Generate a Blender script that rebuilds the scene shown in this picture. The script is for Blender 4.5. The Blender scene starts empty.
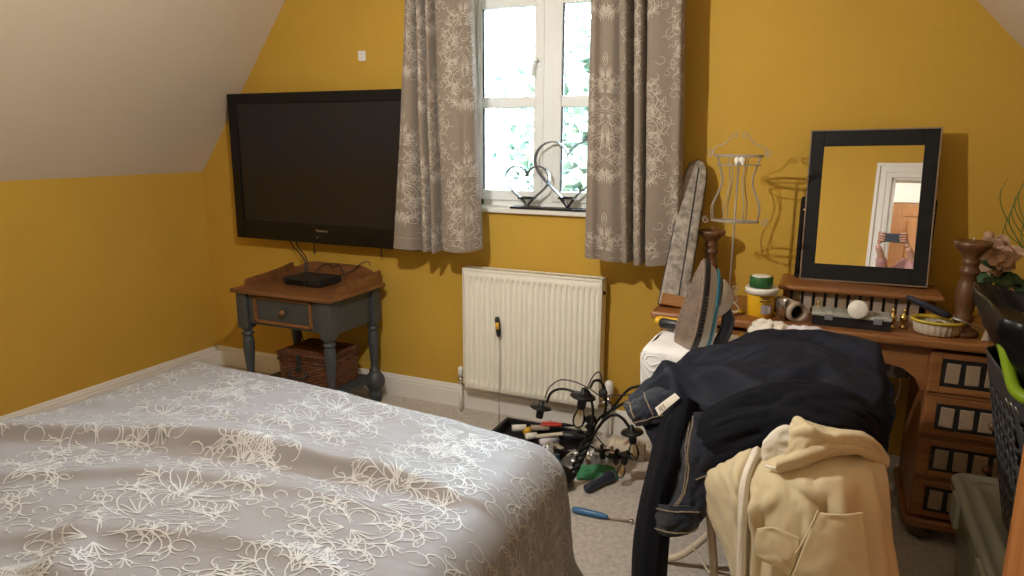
import bpy, bmesh, math, random
import numpy as np
from mathutils import Vector, Matrix, noise, Euler
R = math.radians
SC = bpy.context.scene
COL = SC.collection

# ------------------------------------------------------------ camera numbers
FPX = 700.0; PITCH = R(11.9); YAW = R(24.2); ROLL = R(0.24); EYE = Vector((0, 0, 1.55))
_f = Vector((-math.sin(YAW)*math.cos(PITCH), math.cos(YAW)*math.cos(PITCH), -math.sin(PITCH)))
_r0 = Vector((math.cos(YAW), math.sin(YAW), 0)); _u0 = _r0.cross(_f)
_r = _r0*math.cos(ROLL) + _u0*math.sin(ROLL); _u = _r.cross(_f)
def at(x, y, Y):
    """world point at depth Y from the window-wall side that a photo pixel shows"""
    d = _f*FPX + _r*(x-512) - _u*(y-288)
    return EYE + d*(Y/d.y)
WALLY = 3.474; WL = -3.83; WR = 1.22; REAR = -0.60

# ------------------------------------------------------------ materials
MATS = {}
def _new(name):
    m = bpy.data.materials.new(name); m.use_nodes = True
    nt = m.node_tree; nt.nodes.clear()
    out = nt.nodes.new('ShaderNodeOutputMaterial'); b = nt.nodes.new('ShaderNodeBsdfPrincipled')
    nt.links.new(b.outputs[0], out.inputs[0])
    MATS[name] = m
    return m, nt, b, out
def mat(name, rgb, rough=.5, metal=0, spec=.5, var=0.0, scale=12, bump=0, bscale=150, stretch=(1,1,1), rgb2=None, sheen=0, trans=0, coat=0, bstretch=None, fine=None):
    m, nt, b, out = _new(name); N = nt.nodes.new; L = nt.links.new
    b.inputs['Base Color'].default_value = (*rgb, 1); b.inputs['Roughness'].default_value = rough
    b.inputs['Metallic'].default_value = metal; b.inputs['Specular IOR Level'].default_value = spec
    if sheen: b.inputs['Sheen Weight'].default_value = sheen; b.inputs['Sheen Roughness'].default_value = .6
    if coat: b.inputs['Coat Weight'].default_value = coat; b.inputs['Coat Roughness'].default_value = .15
    tc = N('ShaderNodeTexCoord')
    mp = N('ShaderNodeMapping'); mp.inputs['Scale'].default_value = stretch; L(tc.outputs['Object'], mp.inputs[0])
    if var or rgb2:
        n = N('ShaderNodeTexNoise'); n.inputs['Scale'].default_value = scale; n.inputs['Detail'].default_value = 5
        n.inputs['Roughness'].default_value = .6
        L(mp.outputs[0], n.inputs['Vector'])
        r = N('ShaderNodeValToRGB'); r.color_ramp.elements[0].position = .3; r.color_ramp.elements[1].position = .7
        c2 = rgb2 if rgb2 else tuple(min(1, c*(1+var)) for c in rgb)
        c1 = rgb if rgb2 else tuple(c*(1-var) for c in rgb)
        r.color_ramp.elements[0].color = (*c1, 1); r.color_ramp.elements[1].color = (*c2, 1)
        L(n.outputs['Fac'], r.inputs[0]); L(r.outputs[0], b.inputs['Base Color'])
    if bump:
        n2 = N('ShaderNodeTexNoise'); n2.inputs['Scale'].default_value = bscale; n2.inputs['Detail'].default_value = 3
        L(tc.outputs['Object'] if bstretch is None else mp.outputs[0], n2.inputs['Vector'])
        bp = N('ShaderNodeBump'); bp.inputs['Strength'].default_value = bump; bp.inputs['Distance'].default_value = .004
        L(n2.outputs['Fac'], bp.inputs['Height']); L(bp.outputs[0], b.inputs['Normal'])
    return m
def wood(name, c1, c2, axis='x', rough=.42, scale=9, coat=.15):
    m, nt, b, out = _new(name); N = nt.nodes.new; L = nt.links.new
    tc = N('ShaderNodeTexCoord'); mp = N('ShaderNodeMapping')
    s = {'x': (.09, 1, 1), 'y': (1, .09, 1), 'z': (1, 1, .09)}[axis]
    mp.inputs['Scale'].default_value = s; L(tc.outputs['Object'], mp.inputs[0])
    n = N('ShaderNodeTexNoise'); n.inputs['Scale'].default_value = scale*2.2; n.inputs['Detail'].default_value = 8; n.inputs['Distortion'].default_value = .6
    L(mp.outputs[0], n.inputs['Vector'])
    n3 = N('ShaderNodeTexNoise'); n3.inputs['Scale'].default_value = scale*14; n3.inputs['Detail'].default_value = 4
    L(mp.outputs[0], n3.inputs['Vector'])
    mx = N('ShaderNodeMath'); mx.operation = 'MULTIPLY_ADD'; mx.inputs[1].default_value = .35
    L(n3.outputs['Fac'], mx.inputs[0])
    m2 = N('ShaderNodeMath'); m2.operation = 'MULTIPLY'; m2.inputs[1].default_value = .75; L(n.outputs['Fac'], m2.inputs[0]); L(m2.outputs[0], mx.inputs[2])
    r = N('ShaderNodeValToRGB'); r.color_ramp.elements[0].position = .38; r.color_ramp.elements[1].position = .66
    r.color_ramp.elements[0].color = (*c1, 1); r.color_ramp.elements[1].color = (*c2, 1)
    L(mx.outputs[0], r.inputs[0])
    # knots
    v = N('ShaderNodeTexVoronoi'); v.inputs['Scale'].default_value = 3.1; mp2 = N('ShaderNodeMapping')
    s2 = {'x': (.5, 1, 1), 'y': (1, .5, 1), 'z': (1, 1, .5)}[axis]; mp2.inputs['Scale'].default_value = s2
    L(tc.outputs['Object'], mp2.inputs[0]); L(mp2.outputs[0], v.inputs['Vector'])
    r2 = N('ShaderNodeValToRGB'); r2.color_ramp.elements[0].position = .03; r2.color_ramp.elements[1].position = .075
    r2.color_ramp.elements[0].color = (.35, .3, .25, 1); r2.color_ramp.elements[1].color = (1, 1, 1, 1)
    L(v.outputs['Distance'], r2.inputs[0])
    mul = N('ShaderNodeMix'); mul.data_type = 'RGBA'; mul.blend_type = 'MULTIPLY'; mul.inputs[0].default_value = 1
    L(r.outputs[0], mul.inputs[6]); L(r2.outputs[0], mul.inputs[7]); L(mul.outputs[2], b.inputs['Base Color'])
    b.inputs['Roughness'].default_value = rough; b.inputs['Coat Weight'].default_value = coat; b.inputs['Coat Roughness'].default_value = .25
    return m
def glassy(name, tint=(1, 1, 1), gloss=.08, rough=.02, body=0.0, bodycol=(.8, .8, .8)):
    """thin clear sheet: mostly see-through, a Fresnel reflection, optional milky body"""
    m = bpy.data.materials.new(name); m.use_nodes = True; nt = m.node_tree; nt.nodes.clear(); N = nt.nodes.new; L = nt.links.new
    out = N('ShaderNodeOutputMaterial'); t = N('ShaderNodeBsdfTransparent'); t.inputs[0].default_value = (*tint, 1)
    g = N('ShaderNodeBsdfGlossy'); g.inputs['Roughness'].default_value = rough
    f = N('ShaderNodeFresnel'); f.inputs[0].default_value = 1.45
    ad = N('ShaderNodeMath'); ad.operation = 'ADD'; ad.inputs[1].default_value = gloss; L(f.outputs[0], ad.inputs[0])
    mx = N('ShaderNodeMixShader'); L(ad.outputs[0], mx.inputs[0])
    if body:
        d = N('ShaderNodeBsdfDiffuse'); d.inputs[0].default_value = (*bodycol, 1)
        m1 = N('ShaderNodeMixShader'); m1.inputs[0].default_value = body; L(t.outputs[0], m1.inputs[1]); L(d.outputs[0], m1.inputs[2])
        L(m1.outputs[0], mx.inputs[1])
    else: L(t.outputs[0], mx.inputs[1])
    L(g.outputs[0], mx.inputs[2]); L(mx.outputs[0], out.inputs[0]); MATS[name] = m
    return m

# ------------------------------------------------------------ mesh builder (authored in world coordinates)
ORG = {}
class MB:
    def __init__(s): s.v = []; s.f = []; s.mi = []; s.sm = []; s.M = Matrix.Identity(4)
    def add(s, vs, fs, m=0, smooth=True, M=None):
        k = len(s.v); T = s.M @ M if M is not None else s.M
        s.v += [tuple(T @ Vector(p)) for p in vs]
        for f in fs: s.f.append([i+k for i in f]); s.mi.append(m); s.sm.append(smooth)
        return s
    def box(s, c, d, m=0, bev=.002, rot=None, seg=2):
        bm = bmesh.new(); bmesh.ops.create_cube(bm, size=1)
        bmesh.ops.scale(bm, vec=d, verts=bm.verts)
        if bev > 0:
            bmesh.ops.bevel(bm, geom=bm.edges[:], offset=min(bev, min(d)*.45), segments=seg, affect='EDGES', profile=.5)
        T = Matrix.Translation(c)
        if rot is not None: T = T @ Euler(rot).to_matrix().to_4x4()
        bm.verts.ensure_lookup_table()
        s.add([v.co.copy() for v in bm.verts], [[v.index for v in f.verts] for f in bm.faces], m, False, T); bm.free()
        return s
    def bx(s, x0, x1, y0, y1, z0, z1, m=0, bev=.002):
        return s.box(((x0+x1)/2, (y0+y1)/2, (z0+z1)/2), (abs(x1-x0), abs(y1-y0), abs(z1-z0)), m, bev)
    def lathe(s, prof, c=(0, 0, 0), n=24, m=0, M=None, smooth=True, cap=True, sx=1, sy=1):
        vs = []; fs = []
        for r, z in prof:
            for i in range(n):
                a = 2*math.pi*i/n; vs.append((c[0]+r*sx*math.cos(a), c[1]+r*sy*math.sin(a), c[2]+z))
        for j in range(len(prof)-1):
            for i in range(n):
                a = j*n+i; b = j*n+(i+1) % n; fs.append([a, b, b+n, a+n])
        if cap:
            if prof[0][0] > 1e-5: fs.append(list(range(n))[::-1])
            if prof[-1][0] > 1e-5: fs.append([(len(prof)-1)*n+i for i in range(n)])
        return s.add(vs, fs, m, smooth, M)
    def tube(s, pts, r, n=8, m=0, closed=False, cap=True, flat=1.0):
        pts = [Vector(p) for p in pts]; k = len(pts)
        rr = r if isinstance(r, (list, tuple)) else [r]*k
        vs = []; fs = []; up = None
        for i, p in enumerate(pts):
            if closed: t = pts[(i+1) % k]-pts[i-1]
            else: t = pts[min(i+1, k-1)]-pts[max(i-1, 0)]
            t = t.normalized() if t.length > 1e-9 else Vector((0, 0, 1))
            if up is None:
                up = Vector((0, 0, 1)) if abs(t.z) < .9 else Vector((0, 1, 0))
            a = t.cross(up)
            if a.length < 1e-6: a = t.cross(Vector((1, 0, 0)))
            a.normalize(); b = a.cross(t).normalized(); up = b
            for j in range(n):
                q = 2*math.pi*j/n; vs.append(p + (a*math.cos(q) + b*math.sin(q)*flat)*rr[i])
        for i in range(k-1 if not closed else k):
            for j in range(n):
                A = i*n+j; B = i*n+(j+1) % n; i2 = ((i+1) % k)*n
                fs.append([A, B, i2+(j+1) % n, i2+j])
        if cap and not closed: fs.append(list(range(n))[::-1]); fs.append([(k-1)*n+j for j in range(n)])
        return s.add(vs, fs, m, True)
    def prism(s, poly, h, M=None, m=0, smooth=False):
        n = len(poly); vs = [(x, y, 0) for x, y in poly]+[(x, y, h) for x, y in poly]
        fs = [list(range(n))[::-1], [n+i for i in range(n)]]+[[i, (i+1) % n, n+(i+1) % n, n+i] for i in range(n)]
        return s.add(vs, fs, m, smooth, M)
    def ball(s, c, r, m=0, n=16, sq=(1, 1, 1), M=None):
        prof = [(max(1e-6, math.sin(math.pi*i/(n//2)))*1.0, -math.cos(math.pi*i/(n//2))) for i in range(n//2+1)]
        T = Matrix.Translation(c) @ (M if M is not None else Matrix.Identity(4)) @ Matrix.Diagonal((r*sq[0], r*sq[1], r*sq[2], 1))
        return s.lathe(prof, n=n, m=m, M=T, cap=False)
    def grid(s, P, m=0, closed_u=False, smooth=True):
        nu = len(P); nv = len(P[0]); fs = []
        for i in range(nu-1 if not closed_u else nu):
            for j in range(nv-1):
                i2 = (i+1) % nu; fs.append([i*nv+j, i*nv+j+1, i2*nv+j+1, i2*nv+j])
        return s.add([p for row in P for p in row], fs, m, smooth)
    def build(s, name, mats, parent=None, origin=None):
        if parent is not None: o0 = ORG[parent.name]
        elif origin is not None: o0 = Vector(origin)
        else:
            xs = [p[0] for p in s.v]; ys = [p[1] for p in s.v]; zs = [p[2] for p in s.v]
            o0 = Vector(((min(xs)+max(xs))/2, (min(ys)+max(ys))/2, min(zs)))
        me = bpy.data.meshes.new(name)
        me.from_pydata([(p[0]-o0.x, p[1]-o0.y, p[2]-o0.z) for p in s.v], [], s.f)
        if not isinstance(mats, (list, tuple)): mats = [mats]
        for q in mats: me.materials.append(MATS[q] if isinstance(q, str) else q)
        me.polygons.foreach_set('material_index', s.mi); me.polygons.foreach_set('use_smooth', s.sm); me.update()
        o = bpy.data.objects.new(name, me); COL.objects.link(o)
        if parent is not None: o.parent = parent
        else: o.location = o0
        ORG[o.name] = o0
        return o
def thing(name, label, cat, loc, group=None):
    o = bpy.data.objects.new(name, None); COL.objects.link(o); o.location = loc; o.empty_display_size = .05
    ORG[o.name] = Vector(loc); o['label'] = label; o['category'] = cat
    if group: o['group'] = group
    return o
def tag(o, label, cat, group=None):
    o['label'] = label; o['category'] = cat
    if group: o['group'] = group
    return o
def struct(o, label=None):
    o['kind'] = 'structure'
    if label: o['label'] = label
    return o
def copy_tree(o, parent=None):
    c = o.copy(); COL.objects.link(c); ORG[c.name] = ORG[o.name]
    if parent is not None: c.parent = parent
    for ch in list(o.children): copy_tree(ch, c)
    return c
def cr(p0, p1, p2, p3, t):
    return tuple(.5*((2*b)+(c-a)*t+(2*a-5*b+4*c-d)*t*t+(-a+3*b-3*c+d)*t*t*t) for a, b, c, d in zip(p0, p1, p2, p3))
def spline(P, n=8, closed=False):
    P = [tuple(p) for p in P]; k = len(P); out = []
    for i in range(k if closed else k-1):
        g = (lambda j: P[j % k]) if closed else (lambda j: P[max(0, min(k-1, j))])
        for s in range(n): out.append(cr(g(i-1), g(i), g(i+1), g(i+2), s/n))
    if not closed: out.append(P[-1])
    return out
def net(rows, n=8, ncol=None):
    """Catmull-Rom patch through a control net of world points -> fine grid of Vectors"""
    a = [spline(r, ncol or n) for r in rows]
    cols = [spline([a[i][j] for i in range(len(a))], n) for j in range(len(a[0]))]
    return [[Vector(cols[j][i]) for j in range(len(cols))] for i in range(len(cols[0]))]
def normals(P):
    nu = len(P); nv = len(P[0]); N = []
    for i in range(nu):
        row = []
        for j in range(nv):
            du = P[min(i+1, nu-1)][j]-P[max(i-1, 0)][j]; dv = P[i][min(j+1, nv-1)]-P[i][max(j-1, 0)]
            q = du.cross(dv); row.append(q.normalized() if q.length > 1e-12 else Vector((0, 0, 1)))
        N.append(row)
    return N
def nz(x, y, z=0.0): return noise.noise(Vector((x, y, z)))
def ridged(x, y, z=0.0, o=3):
    s = 0; a = 1; t = 0
    for _ in range(o):
        s += a*(1-abs(nz(x, y, z))*2.2); t += a; a *= .5; x *= 2.03; y *= 2.03; z += 7.3
    return s/t
def displace(P, fn, flip=1):
    N = normals(P); nu = len(P); nv = len(P[0])
    return [[P[i][j]+N[i][j]*flip*fn(i/(nu-1), j/(nv-1), P[i][j]) for j in range(nv)] for i in range(nu)]
def solid(o, t, off=-1):
    md = o.modifiers.new('thickness', 'SOLIDIFY'); md.thickness = t; md.offset = off; return o
def text_mesh(body, size, M, depth=.0006):
    """flat extruded lettering as vertices+faces"""
    cu = bpy.data.curves.new('lettering', 'FONT'); cu.body = body; cu.size = size; cu.extrude = depth; cu.align_x = 'CENTER'; cu.align_y = 'CENTER'
    ob = bpy.data.objects.new('lettering', cu); COL.objects.link(ob)
    dg = bpy.context.evaluated_depsgraph_get(); me = bpy.data.meshes.new_from_object(ob.evaluated_get(dg))
    vs = [M @ v.co for v in me.vertices]; fs = [list(p.vertices) for p in me.polygons]
    bpy.data.objects.remove(ob); bpy.data.curves.remove(cu); bpy.data.meshes.remove(me)
    return vs, fs

# ------------------------------------------------------------ damask line motif (fabric print)
def scroll(x, y, ang, L, c0, c1, n=14, pw=2.0):
    pts = [(x, y)]; a = ang; st = L/n
    for i in range(n):
        t = (i+.5)/n; a += (c0+c1*t**pw)*st; x += math.cos(a)*st; y += math.sin(a)*st; pts.append((x, y))
    return pts
def motif(seed=1):
    rnd = random.Random(seed); H = []
    def hooks(pts, side, k, L, i0=1):
        m = len(pts)
        for q in range(k):
            i = i0+int(q/k*(m-i0-3)); a = math.atan2(pts[i+1][1]-pts[i][1], pts[i+1][0]-pts[i][0])
            LL = L*(.75+.5*rnd.random())*(1-.45*q/k)
            H.append(scroll(pts[i][0], pts[i][1], a+side*.25, LL, side*2.5/LL*.25, side*4.6/LL, 8, 1.6))
    def lobe(x, y, a, L, k, sp, w):            # an acanthus leaf: a fan of nested strokes with curled tips
        for q in range(k):
            f = q/(k-1)-.5
            H.append(scroll(x, y, a+f*sp, L*(1-.5*abs(f)), -f*sp*1.2/L, f*w/L, 8, 2.0))
    arms = [(.04, 62, .30, -1, 5.2), (.16, 18, .46, 1, 6.0), (.30, 48, .44, -1, 5.6), (.44, 5, .52, 1, 6.2), (.56, 38, .56, -1, 6.4),
            (.70, 12, .50, 1, 6.0), (.82, 46, .46, -1, 5.8), (.96, 20, .36, 1, 5.6), (1.06, 58, .28, -1, 5.0)]
    for y, a, L, s, turn in arms:
        p = scroll(.010, y, R(a), L, s*.6, s*turn*2.6/L, 22, 1.9); H.append(p)
        hooks(p, -s, 6, .115, 2); hooks(p, s, 3, .06, 3)
        p2 = scroll(.012, y+.02, R(a)+.12*s, L*.80, s*1.0, s*turn*2.2/L, 16, 1.8); H.append(p2)
        e = p[9]; lobe(e[0], e[1], R(a)-s*1.0, .10, 4, 1.3, 8); e = p[14]; H.append(scroll(e[0], e[1], R(a)+s*1.6, .14, s*4, s*30, 10)); e = p[5]; H.append(scroll(e[0], e[1], R(a)-s*1.2, .16, -s*4, -s*26, 10))
    lobe(.02, .50, R(30), .15, 5, 1.5, 9); lobe(.02, .72, R(60), .17, 5, 1.2, 9); lobe(.015, .26, R(-30), .13, 5, 1.5, 9)
    lobe(.01, 1.10, R(70), .18, 5, 1.0, 6); lobe(.01, .10, R(-60), .13, 5, 1.0, 6)
    for k in range(8):
        r_ = .03+.010*(k % 3); cx = .12+.035*((k*7) % 9); cy = .12+.135*k
        H.append([(cx+r_*math.cos(q*.7), cy+r_*math.sin(q*.7)*.8) for q in range(8)])
    H.append([(0, -.16), (.020, -.13), (.030, -.09), (.020, -.04), (0, -.01)])
    H.append([(0, -.12), (.012, -.09), (0, -.06)])
    for k in range(5): H.append([(.0, .60+.03*k), (.03, .63+.035*k), (.045, .68+.03*k), (.03, .72+.028*k), (.012, .70+.03*k)])
    out = []
    for p in H:
        out.append(p); out.append([(-x, y) for x, y in p])
    return out
MOTIF = motif(3)
def print_on(mb, surf, places, w, h, lw, m, bounds, eps=.0012, flipn=1, keep=None):
    """lay the motif's lines as thin printed strips on surf(u,v); places = (u,v,flip)"""
    u0, u1, v0, v1 = bounds
    for (cu, cv, sg) in places:
        for pl in MOTIF:
            uv = [(cu+x*w*1.55, cv+sg*(y-.55)*h/1.4) for x, y in pl]
            if not all(u0 < a < u1 and v0 < b < v1 for a, b in uv): continue
            if keep and not keep(*uv[len(uv)//2]): continue
            k = len(uv); vs = []
            for i, (a, b) in enumerate(uv):
                tx = uv[min(i+1, k-1)][0]-uv[max(i-1, 0)][0]; ty = uv[min(i+1, k-1)][1]-uv[max(i-1, 0)][1]
                q = math.hypot(tx, ty) or 1; tx /= q; ty /= q
                ww = lw*(.35+.65*math.sin(math.pi*min(1, (i+.6)/(k)))**.6)*.5
                p = surf(a, b); d = .004
                nn = (surf(a+d, b)-p).cross(surf(a, b+d)-p); nn = nn.normalized()*flipn if nn.length else Vector((0, 0, 1))
                vs.append(surf(a-ty*ww, b+tx*ww)+nn*eps); vs.append(surf(a+ty*ww, b-tx*ww)+nn*eps)
            mb.add(vs, [[2*i, 2*i+1, 2*i+3, 2*i+2] for i in range(k-1)], m, True)
# ------------------------------------------------------------ palette
mat('yellow_wall', (.56, .345, .052), .75, spec=.25, var=.035, scale=2.2, bump=.25, bscale=60)
mat('slope_plaster', (.62, .53, .41), .8, spec=.2, var=.02, scale=2, bump=.15, bscale=50)
mat('hall_white', (.8, .79, .76), .8, spec=.2, bump=.1, bscale=60)
mat('skirting_paint', (.80, .78, .74), .45, var=.03, scale=5)
mat('upvc', (.86, .88, .88), .3)
mat('dark_seal', (.03, .035, .04), .6)
mat('carpet', (.56, .50, .435), .95, spec=.1, var=.22, scale=55, bump=1.0, bscale=420, sheen=.3)
mat('taupe_cloth', (.245, .200, .160), .8, spec=.2, var=.05, scale=40, bump=.25, bscale=900, sheen=.15)
mat('sleeve_cloth', (.13, .115, .10), .8, rgb2=(.46, .41, .35), scale=30, bump=.2, bscale=500)
mat('cream_print', (.50, .44, .37), .75, spec=.2)
mat('duvet_cloth', (.195, .178, .178), .60, spec=.42, var=.03, scale=10, bump=.2, bscale=900, sheen=.25)
mat('white_print', (.46, .45, .44), .5, spec=.4)
mat('tv_black', (.005, .005, .006), .25, spec=.35)
mat('tv_screen', (.014, .012, .014), .13, spec=.45)
mat('silver', (.6, .6, .6), .3, metal=1)
mat('dark_steel', (.10, .11, .12), .45, metal=.2)
mat('steel', (.45, .45, .46), .35, metal=1)
mat('chrome', (.75, .75, .76), .15, metal=1)
mat('brass', (.75, .55, .2), .25, metal=1)
mat('black_plastic', (.014, .014, .016), .4)
mat('black_rubber', (.02, .02, .022), .6)
mat('black_iron', (.012, .012, .012), .42, metal=.4, bump=.3, bscale=90)
mat('grey_paint', (.048, .054, .058), .5, var=.12, scale=14)
mat('radiator_white', (.86, .84, .75), .38)
mat('white_plastic', (.80, .79, .76), .4)
mat('grey_plastic', (.22, .23, .25), .4)
mat('darkgrey_plastic', (.05, .052, .056), .45)
wood('pine', (.20, .070, .020), (.33, .14, .042), 'x')
wood('pine_z', (.15, .052, .016), (.25, .10, .032), 'z')
wood('pine_y', (.20, .070, .020), (.33, .14, .042), 'y')
wood('pine_dark', (.11, .042, .014), (.22, .092, .032), 'x')
wood('wardrobe_pine', (.42, .155, .04), (.58, .25, .08), 'z')
wood('turned_wood', (.085, .036, .015), (.16, .072, .030), 'z')
mat('beige_tile', (.36, .26, .17), .55, var=.12, scale=30)
mat('inset_black', (.012, .012, .012), .5)
mat('frame_black', (.007, .0065, .0065), .6, spec=.25, var=.3, scale=30)
mat('frame_edge', (.25, .17, .11), .5)
mat('mirror_silver', (.92, .92, .92), .01, metal=1)
mat('wicker', (.04, .014, .008), .45, rgb2=(.22, .085, .04), scale=60, bump=.7, bscale=220)
mat('wire_white', (.36, .32, .26), .4, metal=.2)
mat('iron_plate', (.34, .27, .23), .32, metal=.55, var=.25, scale=18)
mat('iron_white', (.56, .52, .47), .35)
mat('iron_blue', (.03, .22, .36), .3)
mat('tub_yellow', (.80, .47, .02), .4)
mat('tub_white', (.80, .78, .72), .4)
mat('lid_green', (.025, .12, .03), .45)
mat('label_ink', (.12, .08, .03), .6)
mat('label_grey', (.35, .33, .36), .6)
mat('kraft', (.42, .33, .26), .7, var=.1)
mat('white_linen', (.86, .86, .86), .85, spec=.15, bump=.3, bscale=500)
mat('navy_cloth', (.0045, .0065, .0165), .62, spec=.22, sheen=.02, bump=.25, bscale=700, var=.2, scale=8)
mat('navy_soft', (.006, .0065, .010), .9, spec=.1, sheen=.02, bump=.2, bscale=700)
mat('denim', (.0035, .006, .017), .8, spec=.2, var=.5, scale=60, bump=.5, bscale=900, sheen=.15)
mat('stitching', (.34, .27, .19), .7)
mat('cream_cloth', (.62, .53, .345), .78, spec=.2, var=.04, scale=6, bump=.2, bscale=700, sheen=.15)
mat('cream_lining', (.74, .69, .60), .8, spec=.2)
mat('cream_metal', (.66, .56, .42), .4)
mat('tag_white', (.85, .83, .78), .7)
mat('lime', (.20, .32, .012), .4)
mat('petal', (.52, .33, .22), .7, var=.2, scale=15)
mat('leaf_green', (.035, .085, .03), .6, var=.4, scale=10)
mat('grass_green', (.10, .16, .03), .6)
mat('dish_glaze', (.62, .55, .44), .35)
mat('dish_yellow', (.62, .47, .05), .3)
mat('red_plastic', (.50, .03, .015), .4)
mat('yellow_plastic', (.72, .42, .03), .4)
mat('green_packet', (.03, .22, .09), .5)
mat('blue_plastic', (.05, .16, .33), .35)
mat('navy_plastic', (.02, .025, .045), .4)
mat('filament', (.9, .55, .2), .3, metal=1)
mat('skin', (.62, .36, .27), .5, spec=.3)
mat('pink_shirt', (.50, .27, .26), .8, var=.15, scale=30, stretch=(1, 1, .1))
mat('jeans_blue', (.05, .07, .13), .85)
mat('hair_brown', (.06, .035, .02), .6)
mat('foliage', (.022, .050, .036), .6, rgb2=(.055, .085, .065), scale=2.5)
mat('bark', (.18, .13, .09), .9)
mat('lawn', (.02, .04, .015), .9)
mat('hedge_green', (.045, .075, .06), .8, rgb2=(.09, .11, .09), scale=3)
glassy('window_glass', (.97, 1, 1), .0)
glassy('clear_plastic', (.93, .94, .93), .03, .08, .12, (.7, .7, .68))
glassy('bag_plastic', (.9, .92, .93), .12, .15, .16, (.75, .77, .8))
glassy('box_plastic', (.86, .90, .86), .03, .22, .55, (.78, .82, .74))
glassy('bulb_glass', (1, .96, .88), .05, .02)
m, nt, b, out = _new('bin_liner'); b.inputs['Base Color'].default_value = (.008, .008, .009, 1); b.inputs['Roughness'].default_value = .38; b.inputs['Specular IOR Level'].default_value = .35
m, nt, b, out = _new('lamp_glow'); b.inputs['Base Color'].default_value = (1, .9, .7, 1)
b.inputs['Emission Color'].default_value = (1, .78, .5, 1); b.inputs['Emission Strength'].default_value = 20

# ------------------------------------------------------------ room shell
CEIL = 2.62; KL = 1.338; KR = 1.288
XL = WL+(CEIL-KL)/1.30; XR = WR-(CEIL-KR)/1.093
def XZ(Y0): return Matrix(((1, 0, 0, 0), (0, 0, 1, Y0), (0, 1, 0, 0), (0, 0, 0, 1)))
def topz(x):
    return min(CEIL, KL+(x-WL)*1.30, KR+(WR-x)*1.093)
WX0, WX1, WZ0, WZ1 = -1.825, -.935, 1.165, 2.40
def gable(holes, y0, th, m=0):
    (hx0, hx1, hz0, hz1) = holes
    mb = MB(); xs = sorted([WL-.05, XL, hx0, hx1, XR, WR+.05])
    def tz(x): return topz(x)+.0
    for a, b2 in zip(xs, xs[1:]):
        if b2-a < 1e-4: continue
        if abs(a-hx0) < 1e-6:
            if hz0 > 0: mb.prism([(a, 0), (b2, 0), (b2, hz0), (a, hz0)], th, XZ(y0), m)
            mb.prism([(a, hz1), (b2, hz1), (b2, tz(b2)), (a, tz(a))], th, XZ(y0), m)
        else: mb.prism([(a, 0), (b2, 0), (b2, tz(b2)), (a, tz(a))], th, XZ(y0), m)
    return mb
struct(gable((WX0, WX1, WZ0, WZ1), WALLY, .20).build('wall_front', 'yellow_wall'), 'yellow gable wall with the window')
DX0, DX1, DZ = -.17, .64, 2.17
def rear():
    mb = MB(); xs = [WL-.05, XL, DX0, .0, DX1, WR+.05]
    for a, b2 in zip(xs, xs[1:]):
        za, zb = topz(a), topz(b2)
        if DX0-1e-6 <= a < DX1-1e-6: mb.prism([(a, DZ), (b2, DZ), (b2, max(zb, DZ+.03)), (a, max(za, DZ+.03))], .12, XZ(REAR-.12))
        else: mb.prism([(a, 0), (b2, 0), (b2, zb), (a, za)], .12, XZ(REAR-.12))
    return mb
struct(rear().build('wall_rear', 'yellow_wall'), 'yellow wall with the doorway')
mb = MB(); mb.bx(WL-.12, WL, REAR-.12, WALLY+.2, 0, KL+.02, bev=0); struct(mb.build('wall_left', 'yellow_wall'), 'low yellow side wall under the left slope')
mb = MB(); mb.bx(WR, WR+.12, REAR-.12, WALLY+.2, 0, KR+.02, bev=0); struct(mb.build('wall_right', 'yellow_wall'), 'low yellow side wall on the right')
def slab(x0, z0, x1, z1, y0, y1, t, m=0):
    d = Vector((x1-x0, 0, z1-z0)).normalized(); n = Vector((-d.z, 0, d.x))
    if n.z < 0: n = -n
    q = [Vector((x0, 0, z0)), Vector((x1, 0, z1))]; vs = []
    for y in (y0, y1):
        for p in q: vs.append((p.x, y, p.z))
        for p in reversed(q): vs.append((p.x+n.x*t, y, p.z+n.z*t))
    mb = MB(); mb.add(vs, [[0, 1, 2, 3], [7, 6, 5, 4], [0, 4, 5, 1], [1, 5, 6, 2], [2, 6, 7, 3], [3, 7, 4, 0]], m, False); return mb
struct(slab(WL-.03, KL-.039, XL, CEIL, REAR-.12, WALLY+.001, .1).build('ceiling', 'slope_plaster'), 'sloping ceiling on the left')
struct(slab(XL-.002, CEIL, XR+.002, CEIL, REAR-.12, WALLY+.001, .1).build('ceiling', 'slope_plaster'), 'flat strip of ceiling along the ridge')
struct(slab(XR, CEIL, WR+.03, KR-.033, REAR-.12, WALLY+.001, .1).build('ceiling', 'slope_plaster'), 'sloping ceiling on the right')
mb = MB(); mb.bx(WL-.12, WR+.12, -2.6, WALLY+.2, -.15, 0, bev=0); struct(mb.build('floor', 'carpet'), 'beige carpet')
def skirt_profile():
    return [(0, 0), (.018, 0), (.018, .092), (.015, .100), (.0165, .108), (.011, .118), (.009, .128), (.005, .134), (0, .134)]
def skirting(p0, p1, inward):
    p0 = Vector(p0); p1 = Vector(p1); n = Vector(inward); mb = MB(); k = len(skirt_profile())
    vs = [p0+n*a+Vector((0, 0, z)) for a, z in skirt_profile()]+[p1+n*a+Vector((0, 0, z)) for a, z in skirt_profile()]
    fs = [[i, (i+1) % k, k+(i+1) % k, k+i] for i in range(k)]+[list(range(k)), [k+i for i in range(k)][::-1]]
    mb.add(vs, fs, 0, False); return mb
struct(skirting((WL, WALLY, 0), (WR, WALLY, 0), (0, -1, 0)).build('baseboard_front', 'skirting_paint'))
struct(skirting((WL, REAR, 0), (WL, WALLY, 0), (1, 0, 0)).build('baseboard_left', 'skirting_paint'))
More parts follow.
